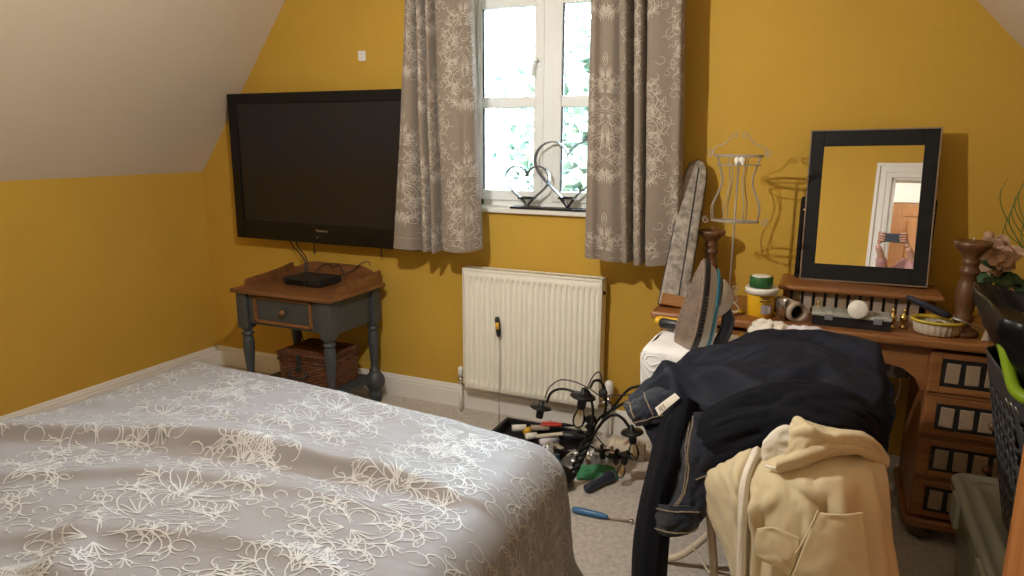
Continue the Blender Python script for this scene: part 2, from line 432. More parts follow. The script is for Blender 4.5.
struct(skirting((WR, REAR, 0), (WR, WALLY, 0), (-1, 0, 0)).build('baseboard_right', 'skirting_paint'))
struct(skirting((WL, REAR, 0), (DX0-.13, REAR, 0), (0, 1, 0)).build('baseboard_rear', 'skirting_paint'))
# door surround in the rear wall: stepped white architrave and lining
mb = MB()
for a, b2, t in ((0, .135, .018), (.0, .03, .030), (.045, .062, .026), (.105, .135, .036)):
    mb.bx(DX0-b2, DX0-a, REAR, REAR+t, 0, DZ+a, bev=.003)
    mb.bx(DX1+a, DX1+b2, REAR, REAR+t, 0, DZ+a, bev=.003)
    mb.bx(DX0-b2, DX1+b2, REAR, REAR+t, DZ+a, DZ+b2, bev=.003)
mb.bx(DX0, DX0+.02, REAR-.13, REAR+.01, 0, DZ, bev=.002); mb.bx(DX1-.02, DX1, REAR-.13, REAR+.01, 0, DZ, bev=.002); mb.bx(DX0, DX1, REAR-.13, REAR+.01, DZ-.02, DZ, bev=.002)
struct(mb.build('trim_1', 'skirting_paint'), 'stepped white door surround')
# landing behind the doorway
HY = -1.5
mb = MB(); mb.bx(-1.1, 1.3, HY-.1, HY, 0, 2.55, bev=0); mb.bx(-1.2, -1.1, HY-.1, REAR-.12, 0, 2.55, bev=0); mb.bx(1.3, 1.4, HY-.1, REAR-.12, 0, 2.55, bev=0)
struct(mb.build('wall_landing', 'hall_white'), 'white landing walls behind the doorway')
mb = MB(); mb.bx(-1.2, 1.4, HY-.1, REAR-.0, 2.55, 2.65, bev=0); struct(mb.build('ceiling', 'hall_white'), 'white landing ceiling')
d = thing('door_1', 'pine panelled door across the landing', 'door', (.17, HY, 0)); d['kind'] = 'structure'; del d['category']
mb = MB(); X0, X1 = -.22, .56
mb.bx(X0, X0+.11, HY, HY+.035, 0, 2.08); mb.bx(X1-.11, X1, HY, HY+.035, 0, 2.08)
for z0, z1 in ((0, .2), (.85, 1.03), (1.95, 2.08)): mb.bx(X0+.11, X1-.11, HY, HY+.035, z0, z1)
mb.bx(.12, .22, HY, HY+.035, .2, .85); mb.bx(.12, .22, HY, HY+.035, 1.03, 1.95)
for a, b2 in ((X0+.11, .12), (.22, X1-.11)):
    for z0, z1 in ((.2, .85), (1.03, 1.95)):
        mb.bx(a, b2, HY, HY+.018, z0, z1, bev=0); mb.bx(a+.03, b2-.03, HY, HY+.027, z0+.04, z1-.04, bev=.008)
mb.build('door_panel', 'pine_z', d)
mb = MB(); mb.tube([(-.16, HY+.03, 1.02), (-.16, HY+.075, 1.02), (-.05, HY+.075, 1.02)], .009); mb.box((-.16, HY+.038, 1.02), (.04, .008, .14)); mb.build('door_handle', 'black_iron', d)
mb = MB()
for a, t in ((0, .02), (.04, .028)):
    mb.bx(X0-.1+a, X0-a*.2, HY, HY+t, 0, 2.18-a, bev=.003); mb.bx(X1+a*.2, X1+.1-a, HY, HY+t, 0, 2.18-a, bev=.003); mb.bx(X0-.1+a, X1+.1-a, HY, HY+t, 2.09, 2.18-a, bev=.003)
struct(mb.build('trim_2', 'skirting_paint'), 'white surround of the landing door')

# ------------------------------------------------------------ window
w = thing('window_1', 'white casement window', 'window', ((WX0+WX1)/2, WALLY+.1, WZ0)); w['kind'] = 'structure'; del w['category']
FY = 3.575
mb = MB()
mb.bx(WX0, WX0+.045, FY, FY+.06, WZ0, WZ1, bev=.004); mb.bx(WX1-.045, WX1, FY, FY+.06, WZ0, WZ1, bev=.004)
mb.bx(WX0, WX1, FY, FY+.06, WZ1-.05, WZ1, bev=.004); mb.bx(WX0, WX1, FY, FY+.06, WZ0, WZ0+.07, bev=.004)
MX = at(549, 100, FY).x
mb.bx(MX-.032, MX+.032, FY-.005, FY+.06, WZ0+.05, WZ1, bev=.006)
mb.build('window_frame', 'upvc', w)
gL0, gL1 = at(483.5, 100, FY).x, at(535, 100, FY).x
gR0 = at(563, 60, FY).x; gR1 = gR0+(gL1-gL0)
zt = at(510, 8, FY).z; zb = at(510, 190, FY).z; zm1 = at(510, 97, FY).z; zm0 = at(510, 108, FY).z
for a, b2 in ((gL0, gL1), (gR0, gR1)):
    mb = MB(); o = .052
    a0 = max(a-o, WX0+.02); b0 = min(b2+o, WX1-.02)
    if a == gL0: b0 = MX-.026
    else: a0 = MX+.026
    mb.bx(a0, a, FY-.018, FY+.03, zb-.055, zt+.06, bev=.006); mb.bx(b2, b0, FY-.018, FY+.03, zb-.055, zt+.06, bev=.006)
    mb.bx(a, b2, FY-.018, FY+.03, zt, zt+.06, bev=.003); mb.bx(a, b2, FY-.018, FY+.03, zb-.055, zb, bev=.003)
    mb.bx(a, b2, FY-.014, FY+.028, zm0, zm1, bev=.006)
    sash = mb.build('sash', 'upvc', w)
    mb = MB()
    for z0, z1 in ((zb, zm0), (zm1, zt)):
        mb.bx(a-.001, a+.007, FY-.004, FY+.01, z0, z1, bev=0); mb.bx(b2-.004, b2+.001, FY-.002, FY+.01, z0, z1, bev=0)
    mb.build('gasket', 'dark_seal', sash)
    mb = MB(); mb.bx(a-.01, b2+.01, FY+.008, FY+.012, zb-.01, zt+.01, bev=0); mb.build('pane', 'window_glass', sash)
hx = at(539, 62, FY-.02)
mb = MB(); mb.tube([hx+Vector((0, .0, 0)), hx+Vector((0, -.03, .012)), hx+Vector((-.006, -.045, 0)), hx+Vector((-.016, -.045, -.035)), hx+Vector((-.016, -.04, -.075))], [.008, .008, .009, .008, .006])
mb.box(hx+Vector((.004, -.002, 0)), (.022, .012, .05), bev=.004); mb.build('window_handle', 'upvc', w)
s0, s1 = at(470, 208, WALLY-.012).x, WX1+.06
mb = MB(); mb.bx(WX0-.03, WX1+.03, WALLY-.035, WALLY, WZ0+.0, WZ0+.028, bev=.006); mb.bx(WX0, WX1, WALLY-.004, FY+.01, WZ0, WZ0+.027, bev=0)
mb.bx(WX0, WX0+.006, WALLY+.003, FY, WZ0, WZ1, bev=0); mb.bx(WX1-.006, WX1, WALLY+.003, FY, WZ0, WZ1, bev=0)
mb.build('window_sill', 'skirting_paint', w)

# ------------------------------------------------------------ outdoors
mb = MB(); mb.bx(-40, 40, WALLY+.4, 60, -2.9, -2.8, bev=0); struct(mb.build('ground', 'lawn'), 'lawn far below the window')
def tree(loc, h, rad, n, lab, seed):
    rnd = random.Random(seed); t = thing('garden_tree', lab, 'tree', loc)
    mb = MB(); L = Vector(loc)
    top = L+Vector((.1, 0, h*.9)); mb.tube([L, L+Vector((.1, 0, h*.3)), L+Vector((-.05, 0, h*.6)), top], [.16, .12, .08, .03])
    for k in range(14):
        z = h*(.35+.5*rnd.random()); a = rnd.random()*6.28; r = rad*(.5+.4*rnd.random()); b0 = L+Vector((0, 0, z))
        mb.tube([b0, b0+Vector((math.cos(a)*r*.5, math.sin(a)*r*.5, .25)), b0+Vector((math.cos(a)*r, math.sin(a)*r, .45))], [.045, .025, .008], n=5)
    mb.build('trunk', 'bark', t)
    mb = MB(); vs = []; fs = []
    cl = [(rnd.gauss(0, rad*.45), rnd.gauss(0, rad*.45), h*(.38+.6*rnd.random())) for _ in range(34)]
    for k in range(n):
        c = rnd.choice(cl); p = L+Vector((c[0]+rnd.gauss(0, .28), c[1]+rnd.gauss(0, .28), c[2]+rnd.gauss(0, .26)))
        s = .035+.035*rnd.random(); q = Euler((rnd.random()*6, rnd.random()*6, rnd.random()*6)).to_matrix()
        i = len(vs); vs += [p+q @ Vector(v) for v in ((0, -s*1.5, 0), (s*.7, 0, .2*s), (0, s*1.5, 0), (-s*.7, 0, .2*s))]; fs.append([i, i+1, i+2, i+3])
    mb.add(vs, fs, 0, False); mb.build('crown', 'foliage', t)
tree((-3.3, 7.9, -2.8), 5.0, .85, 5200, 'leafy garden tree seen through the left-hand panes', 5)
tree((-1.55, 5.4, -2.8), 5.4, .62, 6500, 'denser green tree seen through the right-hand panes of the window', 9)
mb = MB(); rnd = random.Random(2); vs = []; fs = []
for k in range(9000):
    p = Vector((-7+9*rnd.random(), 12+rnd.random()*1.2, -2.8+3.6*math.sqrt(rnd.random())+.3*rnd.random())); s = .07+.06*rnd.random(); q = Euler((rnd.random()*6, rnd.random()*6, rnd.random()*6)).to_matrix()
    i = len(vs); vs += [p+q @ Vector(v) for v in ((0, -s*1.4, 0), (s*.8, 0, .2*s), (0, s*1.4, 0), (-s*.8, 0, .2*s))]; fs.append([i, i+1, i+2, i+3])
mb.add(vs, fs, 0, False); h = mb.build('garden_hedge', 'hedge_green'); tag(h, 'tall pale green hedge at the far end of the garden, behind both trees', 'hedge')

# ------------------------------------------------------------ light, world, camera
wd = bpy.data.worlds.new('World'); SC.world = wd; wd.use_nodes = True; nt = wd.node_tree; nt.nodes.clear()
bg = nt.nodes.new('ShaderNodeBackground'); wo = nt.nodes.new('ShaderNodeOutputWorld'); nt.links.new(bg.outputs[0], wo.inputs[0])
bg.inputs[0].default_value = (.72, .87, 1.0, 1); bg.inputs[1].default_value = SKY = 105.0
def light(kind, name, loc, energy, col, size, rot=(0, 0, 0), size2=None):
    ld = bpy.data.lights.new(name, kind); ld.energy = energy; ld.color = col
    if kind == 'AREA':
        ld.size = size
        if size2: ld.shape = 'RECTANGLE'; ld.size_y = size2
    else: ld.shadow_soft_size = size
    o = bpy.data.objects.new(name, ld); COL.objects.link(o); o.location = loc; o.rotation_euler = rot; return o
LAMP = Vector((-1.25, 1.58, 2.02))
p = thing('pendant_lamp', 'bare bulb hanging on a short flex from the ceiling above the bed', 'lamp', (LAMP.x, LAMP.y, LAMP.z))
mb = MB(); mb.tube([LAMP+Vector((0, 0, .10)), (LAMP.x, LAMP.y, CEIL-.02)], .004); mb.build('flex', 'white_plastic', p)
mb = MB(); mb.lathe([(.045, -.022), (.05, -.012), (.03, 0)], c=(LAMP.x, LAMP.y, CEIL)); mb.build('ceiling_rose', 'white_plastic', p)
mb = MB(); mb.lathe([(.018, .045), (.02, .05), (.02, .09), (.006, .105)], c=tuple(LAMP)); mb.build('bulb_holder', 'white_plastic', p)
light('POINT', 'pendant_light', LAMP, 86, (1, .96, .89), .018)
light('POINT', 'landing_light', (-.5, -1.05, 2.2), 7, (1, .97, .93), .08)
po = light('AREA', 'window_portal', ((WX0+WX1)/2, WALLY+.19, (WZ0+WZ1)/2), 1, (1, 1, 1), WX1-WX0, (R(-90), 0, 0), WZ1-WZ0)
po.data.cycles.is_portal = True
cam = bpy.data.cameras.new('camera'); co = bpy.data.objects.new('camera', cam); COL.objects.link(co)
cam.sensor_fit = 'HORIZONTAL'; cam.sensor_width = 36; cam.lens = FPX*36/1024; cam.clip_start = .02; cam.clip_end = 200
co.matrix_world = Matrix.Translation(EYE) @ Matrix((( _r.x, _u.x, -_f.x), (_r.y, _u.y, -_f.y), (_r.z, _u.z, -_f.z))).to_4x4()
SC.camera = co
SC.view_settings.view_transform = 'Standard'; SC.view_settings.look = 'None'; SC.view_settings.gamma = 1; SC.view_settings.use_curve_mapping = False
SC.view_settings.exposure = 0.0
SC.cycles.use_denoising = True; SC.cycles.max_bounces = 8; SC.cycles.diffuse_bounces = 5; SC.cycles.transparent_max_bounces = 16; SC.cycles.glossy_bounces = 4
SC.cycles.sample_clamp_indirect = 6; SC.cycles.caustics_reflective = False; SC.cycles.caustics_refractive = False
mat('green_note', (.45, .50, .28), .7); mat('packet_white', (.72, .68, .74), .6); mat('offcut_cream', (.62, .54, .42), .8, bump=.4, bscale=120)
# ------------------------------------------------------------ bed with duvet
BX0, BX1, BY0, BY1, BZ = -2.53, -.665, .02, 2.16, .60
bed = thing('bed', 'divan bed with a thick mattress hidden under the floral duvet', 'bed', ((BX0+BX1)/2, (BY0+BY1)/2, 0))
mb = MB(); mb.bx(BX0+.06, BX1-.06, BY0+.02, BY1-.18, .05, .30, bev=.02); mb.build('divan_base', 'kraft', bed)
mb = MB(); mb.bx(BX0+.05, BX1-.05, BY0+.02, BY1-.17, .30, .52, bev=.05, m=0); mb.build('mattress', 'white_linen', bed)
for x in (BX0+.12, BX1-.12):
    for y in (BY0+.1, BY1-.26):
        mb = MB(); mb.lathe([(.022, 0), (.03, .05)], c=(x, y, 0)); mb.build('castor', 'black_plastic', bed)
RIDGES = [ # (points, height, far width, near width)
    ([(-2.75, 1.10), (-2.36, 1.25), (-2.05, 1.37), (-1.77, 1.47), (-1.45, 1.50)], .030, .13, .034),
    ([(-1.78, 1.44), (-1.55, 1.52), (-1.30, 1.565), (-1.05, 1.60), (-.82, 1.60)], .030, .11, .032),
    ([(-2.3, .96), (-2.0, 1.10), (-1.7, 1.26), (-1.3, 1.38), (-1.0, 1.42)], .014, .06, .03),
    ([(-1.9, .78), (-1.6, .95), (-1.3, 1.08), (-1.0, 1.12)], .014, .07, .03),
    ([(-1.75, .62), (-1.5, .80), (-1.25, .9)], .020, .06, .04),
    ([(-2.45, 1.55), (-2.0, 1.66), (-1.6, 1.72), (-1.2, 1.74)], .010, .06, .04),
    ([(-1.62, 1.02), (-1.48, .86), (-1.38, .70), (-1.34, .5)], .018, .05, .04),
    ([(-1.2, .55), (-1.0, .8), (-.8, .95)], .012, .07, .05)]
RS = [(spline([(a, b, 0) for a, b in p], 6), h, fw, nw) for p, h, fw, nw in RIDGES]
def top_h(x, y):
    z = .014*nz(x*1.6, y*1.6, 3)+.006*nz(x*4.2+y*1.2, y*5, 8)+.007*ridged(x*2.2+y*1.5, y*5.5, 2, 4)
    for P, h, fw, nw in RS:
        best = 9; sg = 1; tt = 0
        for i in range(len(P)-1):
            ax, ay, _ = P[i]; bx_, by_, _ = P[i+1]; dx, dy = bx_-ax, by_-ay; L2 = dx*dx+dy*dy
            t = max(0, min(1, ((x-ax)*dx+(y-ay)*dy)/L2)); px, py = ax+t*dx, ay+t*dy; d = math.hypot(x-px, y-py)
            if d < best: best = d; sg = 1 if (dx*(y-ay)-dy*(x-ax)) > 0 else -1; tt = (i+t)/(len(P)-1)
        tap = max(0, math.sin(math.pi*min(1, max(0, .06+tt*.9))))**.6
        wdt = fw if sg > 0 else nw
        if best < wdt*3: z += 1.35*h*tap*math.exp(-(best/wdt)**2)
    return z
CR = .13
HG = 221; _tx = [BX0-.1+(BX1-BX0+.2)*i/(HG-1) for i in range(HG)]; _ty = [BY0-.1+(BY1-BY0+.2)*i/(HG-1) for i in range(HG)]
TG = [[top_h(x, y) for y in _ty] for x in _tx]
def top_q(x, y):
    a = min(max((x-_tx[0])/(_tx[1]-_tx[0]), 0), HG-1.001); b = min(max((y-_ty[0])/(_ty[1]-_ty[0]), 0), HG-1.001); i = int(a); j = int(b); a -= i; b -= j
    return (TG[i][j]*(1-a)+TG[i+1][j]*a)*(1-b)+(TG[i][j+1]*(1-a)+TG[i+1][j+1]*a)*b
def skew(p):
    if p.y > 1: p.y -= .15*min(1, (p.y-1)/.9)*min(1, max(0, (p.x+2.0)/1.25))**1.2
    return p
def duvet_s(a, b):
    ox = max(0, a-(BX1-CR))-max(0, (BX0+CR)-a); oy = max(0, b-(BY1-CR))-max(0, (BY0+CR)-b)
    ix = min(max(a, BX0+CR), BX1-CR); iy = min(max(b, BY0+CR), BY1-CR)
    L = math.hypot(ox, oy); z = BZ+.012
    if L < 1e-9: return skew(Vector((a, b, z+top_q(a, b))))
    ux, uy = ox/L, oy/L; q = CR*math.pi/2
    if L < q: hz = CR*math.sin(L/CR); dr = CR*(1-math.cos(L/CR))
    else:
        e = L-q; hz = CR+e*(.17+.02*abs(ux*uy)*2); dr = CR+e*.985
        per = (a if abs(uy) > .7 else -b)+math.atan2(uy, ux)*.4
        hz += e*(.07*math.sin(per*11+1.5)+.045*math.sin(per*23+.7))*min(1, e*4)
    x = ix+ux*hz; y = iy+uy*hz; zz = z-dr+top_q(x, y)*max(0, 1-L/q)
    return skew(Vector((x, y, max(zz, .012))))
DROP = .60; nu, nv = 250, 270
A0, A1, B0, B1 = BX0-.52, BX1+DROP, BY0-.02, BY1+.56
P = [[duvet_s(A0+(A1-A0)*i/nu, B0+(B1-B0)*j/nv) for j in range(nv+1)] for i in range(nu+1)]
mb = MB(); mb.grid(P)
pl = []
for i, cx in enumerate([BX1+.16-.50*k for k in range(7)]):
    for j in range(5): pl.append((cx, BY1+.36-.70*j-(.35 if i % 2 else 0), 1 if i % 2 == 0 else 1))
print_on(mb, duvet_s, pl, .46, .84, .0038, 1, (A0+.01, A1-.01, B0+.01, B1-.01), eps=.0015)
dv = mb.build('duvet', ['duvet_cloth', 'white_print'], origin=((BX0+BX1)/2, (BY0+BY1)/2, .0))
tag(dv, 'grey beige duvet printed with white scrolling flowers, rumpled over the bed', 'duvet')

# ------------------------------------------------------------ curtains
def curtain(nodes, ybase, zt, zb, zbl, name, label, grp, seed, places):
    # nodes: (x at top, x at hem, distance towards the room)
    k = len(nodes)
    sp = spline([(a, b2, d) for a, b2, d in nodes], 10); n = len(sp)
    acc = [0]
    for i in range(1, n): acc.append(acc[-1]+math.hypot((sp[i][1]+sp[i][0]-sp[i-1][1]-sp[i-1][0])/2, sp[i][2]-sp[i-1][2]))
    U = acc[-1]; H = zt-zb
    def surf(u, v):
        u = min(max(u, 0), U); import bisect
        i = min(max(bisect.bisect_right(acc, u)-1, 0), n-2); t = (u-acc[i])/max(1e-9, acc[i+1]-acc[i])
        a, b2, d = (sp[i][q]+(sp[i+1][q]-sp[i][q])*t for q in range(3)); f = v/H
        g = f**1.3
        x = a+(b2-a)*g+.004*nz(u*6, v*2, seed); y = ybase-d*(1.15+.35*f)-.006*nz(u*5, v*3.1, seed+4)
        hem = zbl(u/U)
        return Vector((x, y, zt-v*(zt-hem)/H))
    m = MB(); NU = max(120, int(U/.007)); NV = 70
    m.grid([[surf(U*i/NU, H*j/NV) for j in range(NV+1)] for i in range(NU+1)])
    print_on(m, surf, places, .27, .60, .0030, 1, (.004, U-.004, .01, H-.012), eps=.0012, flipn=-1)
    for q in (.065,):   # stitched hem
        m.add(*(lambda vs: (vs, [[2*i, 2*i+1, 2*i+3, 2*i+2] for i in range(NU)]))([surf(U*i/NU, H-q+dd)+Vector((0, -.0012, 0)) for i in range(NU+1) for dd in (0, .0016)]), 1)
    o = m.build(name, ['taupe_cloth', 'cream_print'])
    return tag(o, label, 'curtain', grp), U
cz = 2.48
def W(px, d=3.245): return at(px, 0, d).x
def Wb(px, d=3.245): return at(px, 255, d).x
tz = at(400, 0, 3.24).z
ext = (cz-at(437, 251, 3.24).z)/(at(437, 0, 3.24).z-at(437, 251, 3.24).z)
def nodes(lst): # (px top of photo, px at hem, depth) extend the side slope up to the heading
    o = []
    for a, b2, d in lst:
        xt, xb = W(a), Wb(b2); o.append((xb+(xt-xb)*1.08, xb, d))
    return o
zl = at(415, 250, 3.24).z; zr_ = at(478, 248, 3.24).z
curtain(nodes([(402, 390, -.01), (406, 397, .035), (411, 412, .028), (414, 420, -.045), (417, 425, .035), (421, 430, .040), (424, 433, -.045), (427, 435, .04), (430, 438, .045), (432, 440, -.01), (436, 446, .035), (444, 455, .045), (455, 465, .030), (463, 471, .04), (468, 476, .02), (470, 479, -.01)]),
        3.275, cz, zl, lambda s: zl-.004+(zr_-zl)*max(0, s-.55)*1.6+.006*math.sin(s*20), 'curtain', 'left curtain, taupe with cream floral scrolls, its edge overlapping the television', 'pair of curtains', 3,
        [(.075, .32, 1), (.075, 1.08, 1), (.56, .12, 1), (.56, .86, 1), (.56, 1.60, 1), (.30, .5, 1), (.30, 1.25, 1), (.80, .5, 1), (.80, 1.25, 1)])
z1, z2 = at(590, 258, 3.24).z, at(640, 266, 3.24).z
def hemr(s):
    return z2+.012+(z1-z2-.012)*max(0, 1-s*3.0)+.006*math.sin(s*22)+.0*s
curtain(nodes([(590, 583, -.01), (592, 587, .035), (597, 594, .05), (602, 601, .03), (612, 612, .03), (618, 622, .005), (620, 624, .035), (627, 629, .045), (631, 633, -.045), (634, 635, .03), (639, 640, .048), (643, 643, .03), (646, 645, -.055), (648, 647, .035), (658, 656, .045), (672, 670, .03), (681, 678, .03), (684, 681, -.01)]),
        3.275, cz, z2, hemr, 'curtain', 'right curtain, taupe with cream floral scrolls, hanging clear of the television', 'pair of curtains', 8,
        [(.14, .10, 1), (.14, .84, 1), (.14, 1.58, 1), (.40, .45, 1), (.40, 1.2, 1), (.66, .12, 1), (.66, .86, 1), (.66, 1.6, 1), (.92, .48, 1), (.92, 1.22, 1)])
p = thing('curtain_pole', 'curtain pole with ball ends fixed above the window', 'curtain pole', (-1.38, 3.27, cz+.02))
mb = MB(); mb.tube([(-2.34, 3.27, cz+.012), (-.46, 3.27, cz+.012)], .012, n=12); mb.build('rod', 'black_iron', p)
for x in (-2.36, -.44): mb = MB(); mb.ball((x, 3.27, cz+.012), .025); mb.build('finial', 'black_iron', p)
for x in (-2.28, -.52): mb = MB(); mb.tube([(x, WALLY, cz+.012), (x, 3.27, cz+.012)], .008); mb.lathe([(.025, 0), (.02, .008)], M=Matrix.Translation((x, WALLY, cz+.012)) @ Matrix.Rotation(R(90), 4, 'X')); mb.build('bracket', 'black_iron', p)

# ------------------------------------------------------------ television
TY = 3.345
x0 = at(225, 95, TY).x; z1 = at(225, 94, TY).z; z0 = at(310, 243, TY).z; x0 = (at(225, 95, TY).x+at(238, 232, TY).x)/2; x1 = x0+1.36
tv = thing('television', 'large black flat television mounted on the yellow wall', 'television', ((x0+x1)/2, TY, z0))
mb = MB(); bz = .062
sx0, sx1, sz0, sz1 = x0+bz*1.05, x1-bz, z0+.115, z1-.062
for a, b2, c, d in ((x0, sx0, z0, z1), (sx1, x1, z0, z1), (sx0, sx1, sz1, z1), (sx0, sx1, z0, sz0)): mb.bx(a, b2, TY, TY+.045, c, d, bev=.006)
mb.build('bezel', 'tv_black', tv)
mb = MB(); mb.bx(sx0, sx1, TY+.010, TY+.03, sz0, sz1, bev=0); mb.build('screen', 'tv_screen', tv)
mb = MB(); mb.bx(x0+.05, x1-.05, TY+.04, TY+.085, z0+.03, z1-.05, bev=.02); mb.bx(x0+.4, x1-.4, TY+.08, WALLY-.03, z0+.2, z1-.2, bev=.01)
mb.build('rear_housing', 'black_plastic', tv)
mb = MB(); mb.bx(x0+.5, x1-.5, WALLY-.03, WALLY-.0005, z0+.22, z1-.22, bev=.003); mb.build('wall_bracket', 'steel', tv)
lx = at(322, 232, TY).x; lz = at(322, 231, TY).z
TVM = Matrix.Translation((lx, TY-.0005, lz)) @ Matrix.Rotation(R(90), 4, 'X')
vs, fs = text_mesh('Panasonic', .022, TVM); mb = MB(); mb.add(vs, fs, 0, False); mb.build('maker_lettering', 'silver', tv)
mb = MB(); mb.ball((lx-.035, TY, lz-.04), .004); mb.build('standby_light', 'silver', tv)
for px, L in ((314, .07), (381, .055)):
    q = at(px, 243, TY+.07); mb = MB(); mb.tube([(q.x, TY+.07, z0+.035), (q.x, TY+.07, z0-L)], .0035); mb.ball((q.x, TY+.07, z0-L), .007); mb.build('pull_cord', 'black_plastic', tv)
TH_ = .73; a = at(290, 240, TY+.08); b2 = at(300, 268, 3.30)
for dx, k in ((0, 0), (.045, 1)):
    mb = MB(); mb.tube(spline([(a.x+dx, TY+.085, z0+.05), (a.x+dx+.005, TY+.085, z0-.03), (b2.x-.02+k*.02, 3.36, z0-.10), (b2.x+.01+k*.012, 3.335, .78), (b2.x+.01+k*.012, 3.31, TH_+.0045)]), .0042, n=6)
    c = mb.build('cable', 'black_rubber'); tag(c, ['left one of two black cables dropping from the television to the side table', 'right one of two black cables dropping from the television to the side table'][k], 'cable', 'cables under the television')

# ------------------------------------------------------------ washstand side table
TX0, TX1, TY0, TY1, TH = -3.03, -2.33, 2.86, 3.375, .73
t = thing('side_table', 'old washstand table painted dark grey with a pine top, under the television', 'table', ((TX0+TX1)/2, (TY0+TY1)/2, 0))
mb = MB(); mb.bx(TX0, TX1, TY0, TY1, TH-.024, TH, bev=.007); top = mb.build('table_top', 'pine_dark', t)
mb = MB(); h = [(0, 0), (0, .045)]+[(x, .045+.045*math.sin(math.pi/2*min(1, x/.18))**2) for x in (.03, .06, .09, .12, .15, .18)]+[(.52, .09)]+[(.72-x, .045+.045*math.sin(math.pi/2*min(1, x/.18))**2-.0) for x in (.18, .15, .12, .09, .06, .03)][0:]+[(.72, .045), (.72, 0)]
hh = [(a*(TX1-TX0-.04)/.72, b2) for a, b2 in h]
mb.prism(hh, .016, Matrix.Translation((TX0+.02, TY1-.02, TH)) @ XZ(0)); mb.build('splashback', 'pine_dark', t)
for x in (TX0+.018, TX1-.034):
    mb = MB(); pr_ = [(0, 0), (.40, 0), (.40, .075), (.30, .06), (.15, .045), (.02, .04), (0, .03)]
    Mx = Matrix(((0, 0, 1, x), (1, 0, 0, TY1-.42), (0, 1, 0, TH), (0, 0, 0, 1)))
    mb.prism([(a, b2) for a, b2 in pr_], .016, Mx); mb.build('side_gallery', 'pine_dark', t)
LX = [(TX0+.06, TY0+.055), (TX1-.06, TY0+.055), (TX0+.06, TY1-.06), (TX1-.06, TY1-.06)]
for x, y in LX:
    mb = MB(); mb.bx(x-.036, x+.036, y-.036, y+.036, .50, TH-.024, bev=.004)
    mb.lathe([(.033, .50), (.036, .492), (.020, .484), (.034, .47), (.036, .462), (.022, .452), (.030, .44), (.033, .41), (.031, .36), (.026, .30), (.021, .24), (.022, .215), (.034, .205), (.030, .195), (.036, .185), (.052, .165), (.060, .14), (.058, .115), (.044, .09), (.028, .075), (.040, .06), (.042, .045), (.034, .025), (.030, .0)], c=(x, y, 0), n=24)
    mb.build('leg', 'grey_paint', t)
mb = MB(); mb.bx(TX0+.10, TX1-.10, TY1-.075, TY1-.055, .52, TH-.024); mb.build('back_apron', 'grey_paint', t)
for x in (TX0+.045, TX1-.065):
    mb = MB(); mb.bx(x, x+.02, TY0+.09, TY1-.095, .51, TH-.024); mb.build('side_apron', 'grey_paint', t)
fx0, fx1 = TX0+.10, TX1-.10; dxa, dxb = TX0+.145, TX1-.15
mb = MB(); ay = TY0+.035
mb.bx(fx0, dxa, ay, ay+.02, .53, TH-.024); mb.bx(dxb, fx1, ay, ay+.02, .53, TH-.024); mb.bx(dxa, dxb, ay, ay+.02, TH-.034, TH-.024, bev=0); mb.bx(dxa, dxb, ay, ay+.02, .53, .545, bev=0)
mb.build('front_apron', 'grey_paint', t)
mb = MB(); zA, zB = .545, TH-.034
for q in ((dxa, dxa+.018, zA, zB), (dxb-.018, dxb, zA, zB), (dxa, dxb, zB-.014, zB), (dxa, dxb, zA, zA+.016)): mb.bx(q[0], q[1], ay-.010, ay+.012, q[2], q[3], bev=.002)
mb.bx(dxa+.018, dxb-.018, ay+.002, ay+.014, zA+.014, zB-.012, m=1, bev=.001); dr = mb.build('drawer', ['pine_dark', 'grey_paint'], t)
mb = MB(); mb.lathe([(.010, 0), (.009, .012), (.019, .020), (.021, .028), (.014, .036), (0, .038)], M=Matrix.Translation(((dxa+dxb)/2+.01, ay+.004, (zA+zB)/2)) @ Matrix.Rotation(R(90), 4, 'X')); mb.build('knob', 'turned_wood', dr)
mb = MB(); mb.bx(TX0+.05, TX1-.05, TY0+.05, TY1-.05, .135, .16, bev=.004); mb.build('lower_shelf', 'grey_paint', t)

# box on the table
q0 = at(283, 286, 3.12); bx0 = -2.84
s = thing('set_top_box', 'flat black set-top box on top of the grey painted side table', 'box', (-2.69, 3.18, TH))
mb = MB(); mb.bx(-2.83, -2.565, 3.07, 3.27, TH+.006, TH+.045, bev=.006); mb.build('case', 'black_plastic', s)
mb = MB(); mb.bx(-2.66, -2.655, 3.068, 3.072, TH+.012, TH+.04, bev=0); mb.bx(-2.80, -2.68, 3.0685, 3.071, TH+.014, TH+.034, bev=0); mb.build('front_panel', 'tv_black', s)
for x in (-2.81, -2.585):
    for y in (3.09, 3.25): mb = MB(); mb.lathe([(.01, .0), (.012, .008)], c=(x, y, TH+.0005)); mb.build('foot', 'black_rubber', s)
mb = MB(); mb.tube(spline([(-2.60, 3.272, TH+.03), (-2.55, 3.33, TH+.055), (-2.50, 3.34, TH+.09), (-2.46, 3.34, TH+.115), (-2.42, 3.34, TH+.12), (-2.415, 3.34, TH+.10)]), .0032, n=6)
tag(mb.build('cable', 'black_rubber'), 'short stiff black lead rising behind the set-top box to the right', 'cable')
mb = MB(); mb.tube(spline([(-2.78, 3.272, TH+.03), (-2.77, 3.34, TH+.07), (-2.72, 3.35, TH+.085), (-2.67, 3.33, TH+.07), (-2.64, 3.34, TH+.09), (-2.60, 3.34, TH+.03)]), .0032, n=6)
tag(mb.build('cable', 'black_rubber'), 'black lead looping up behind the left half of the set-top box', 'cable')
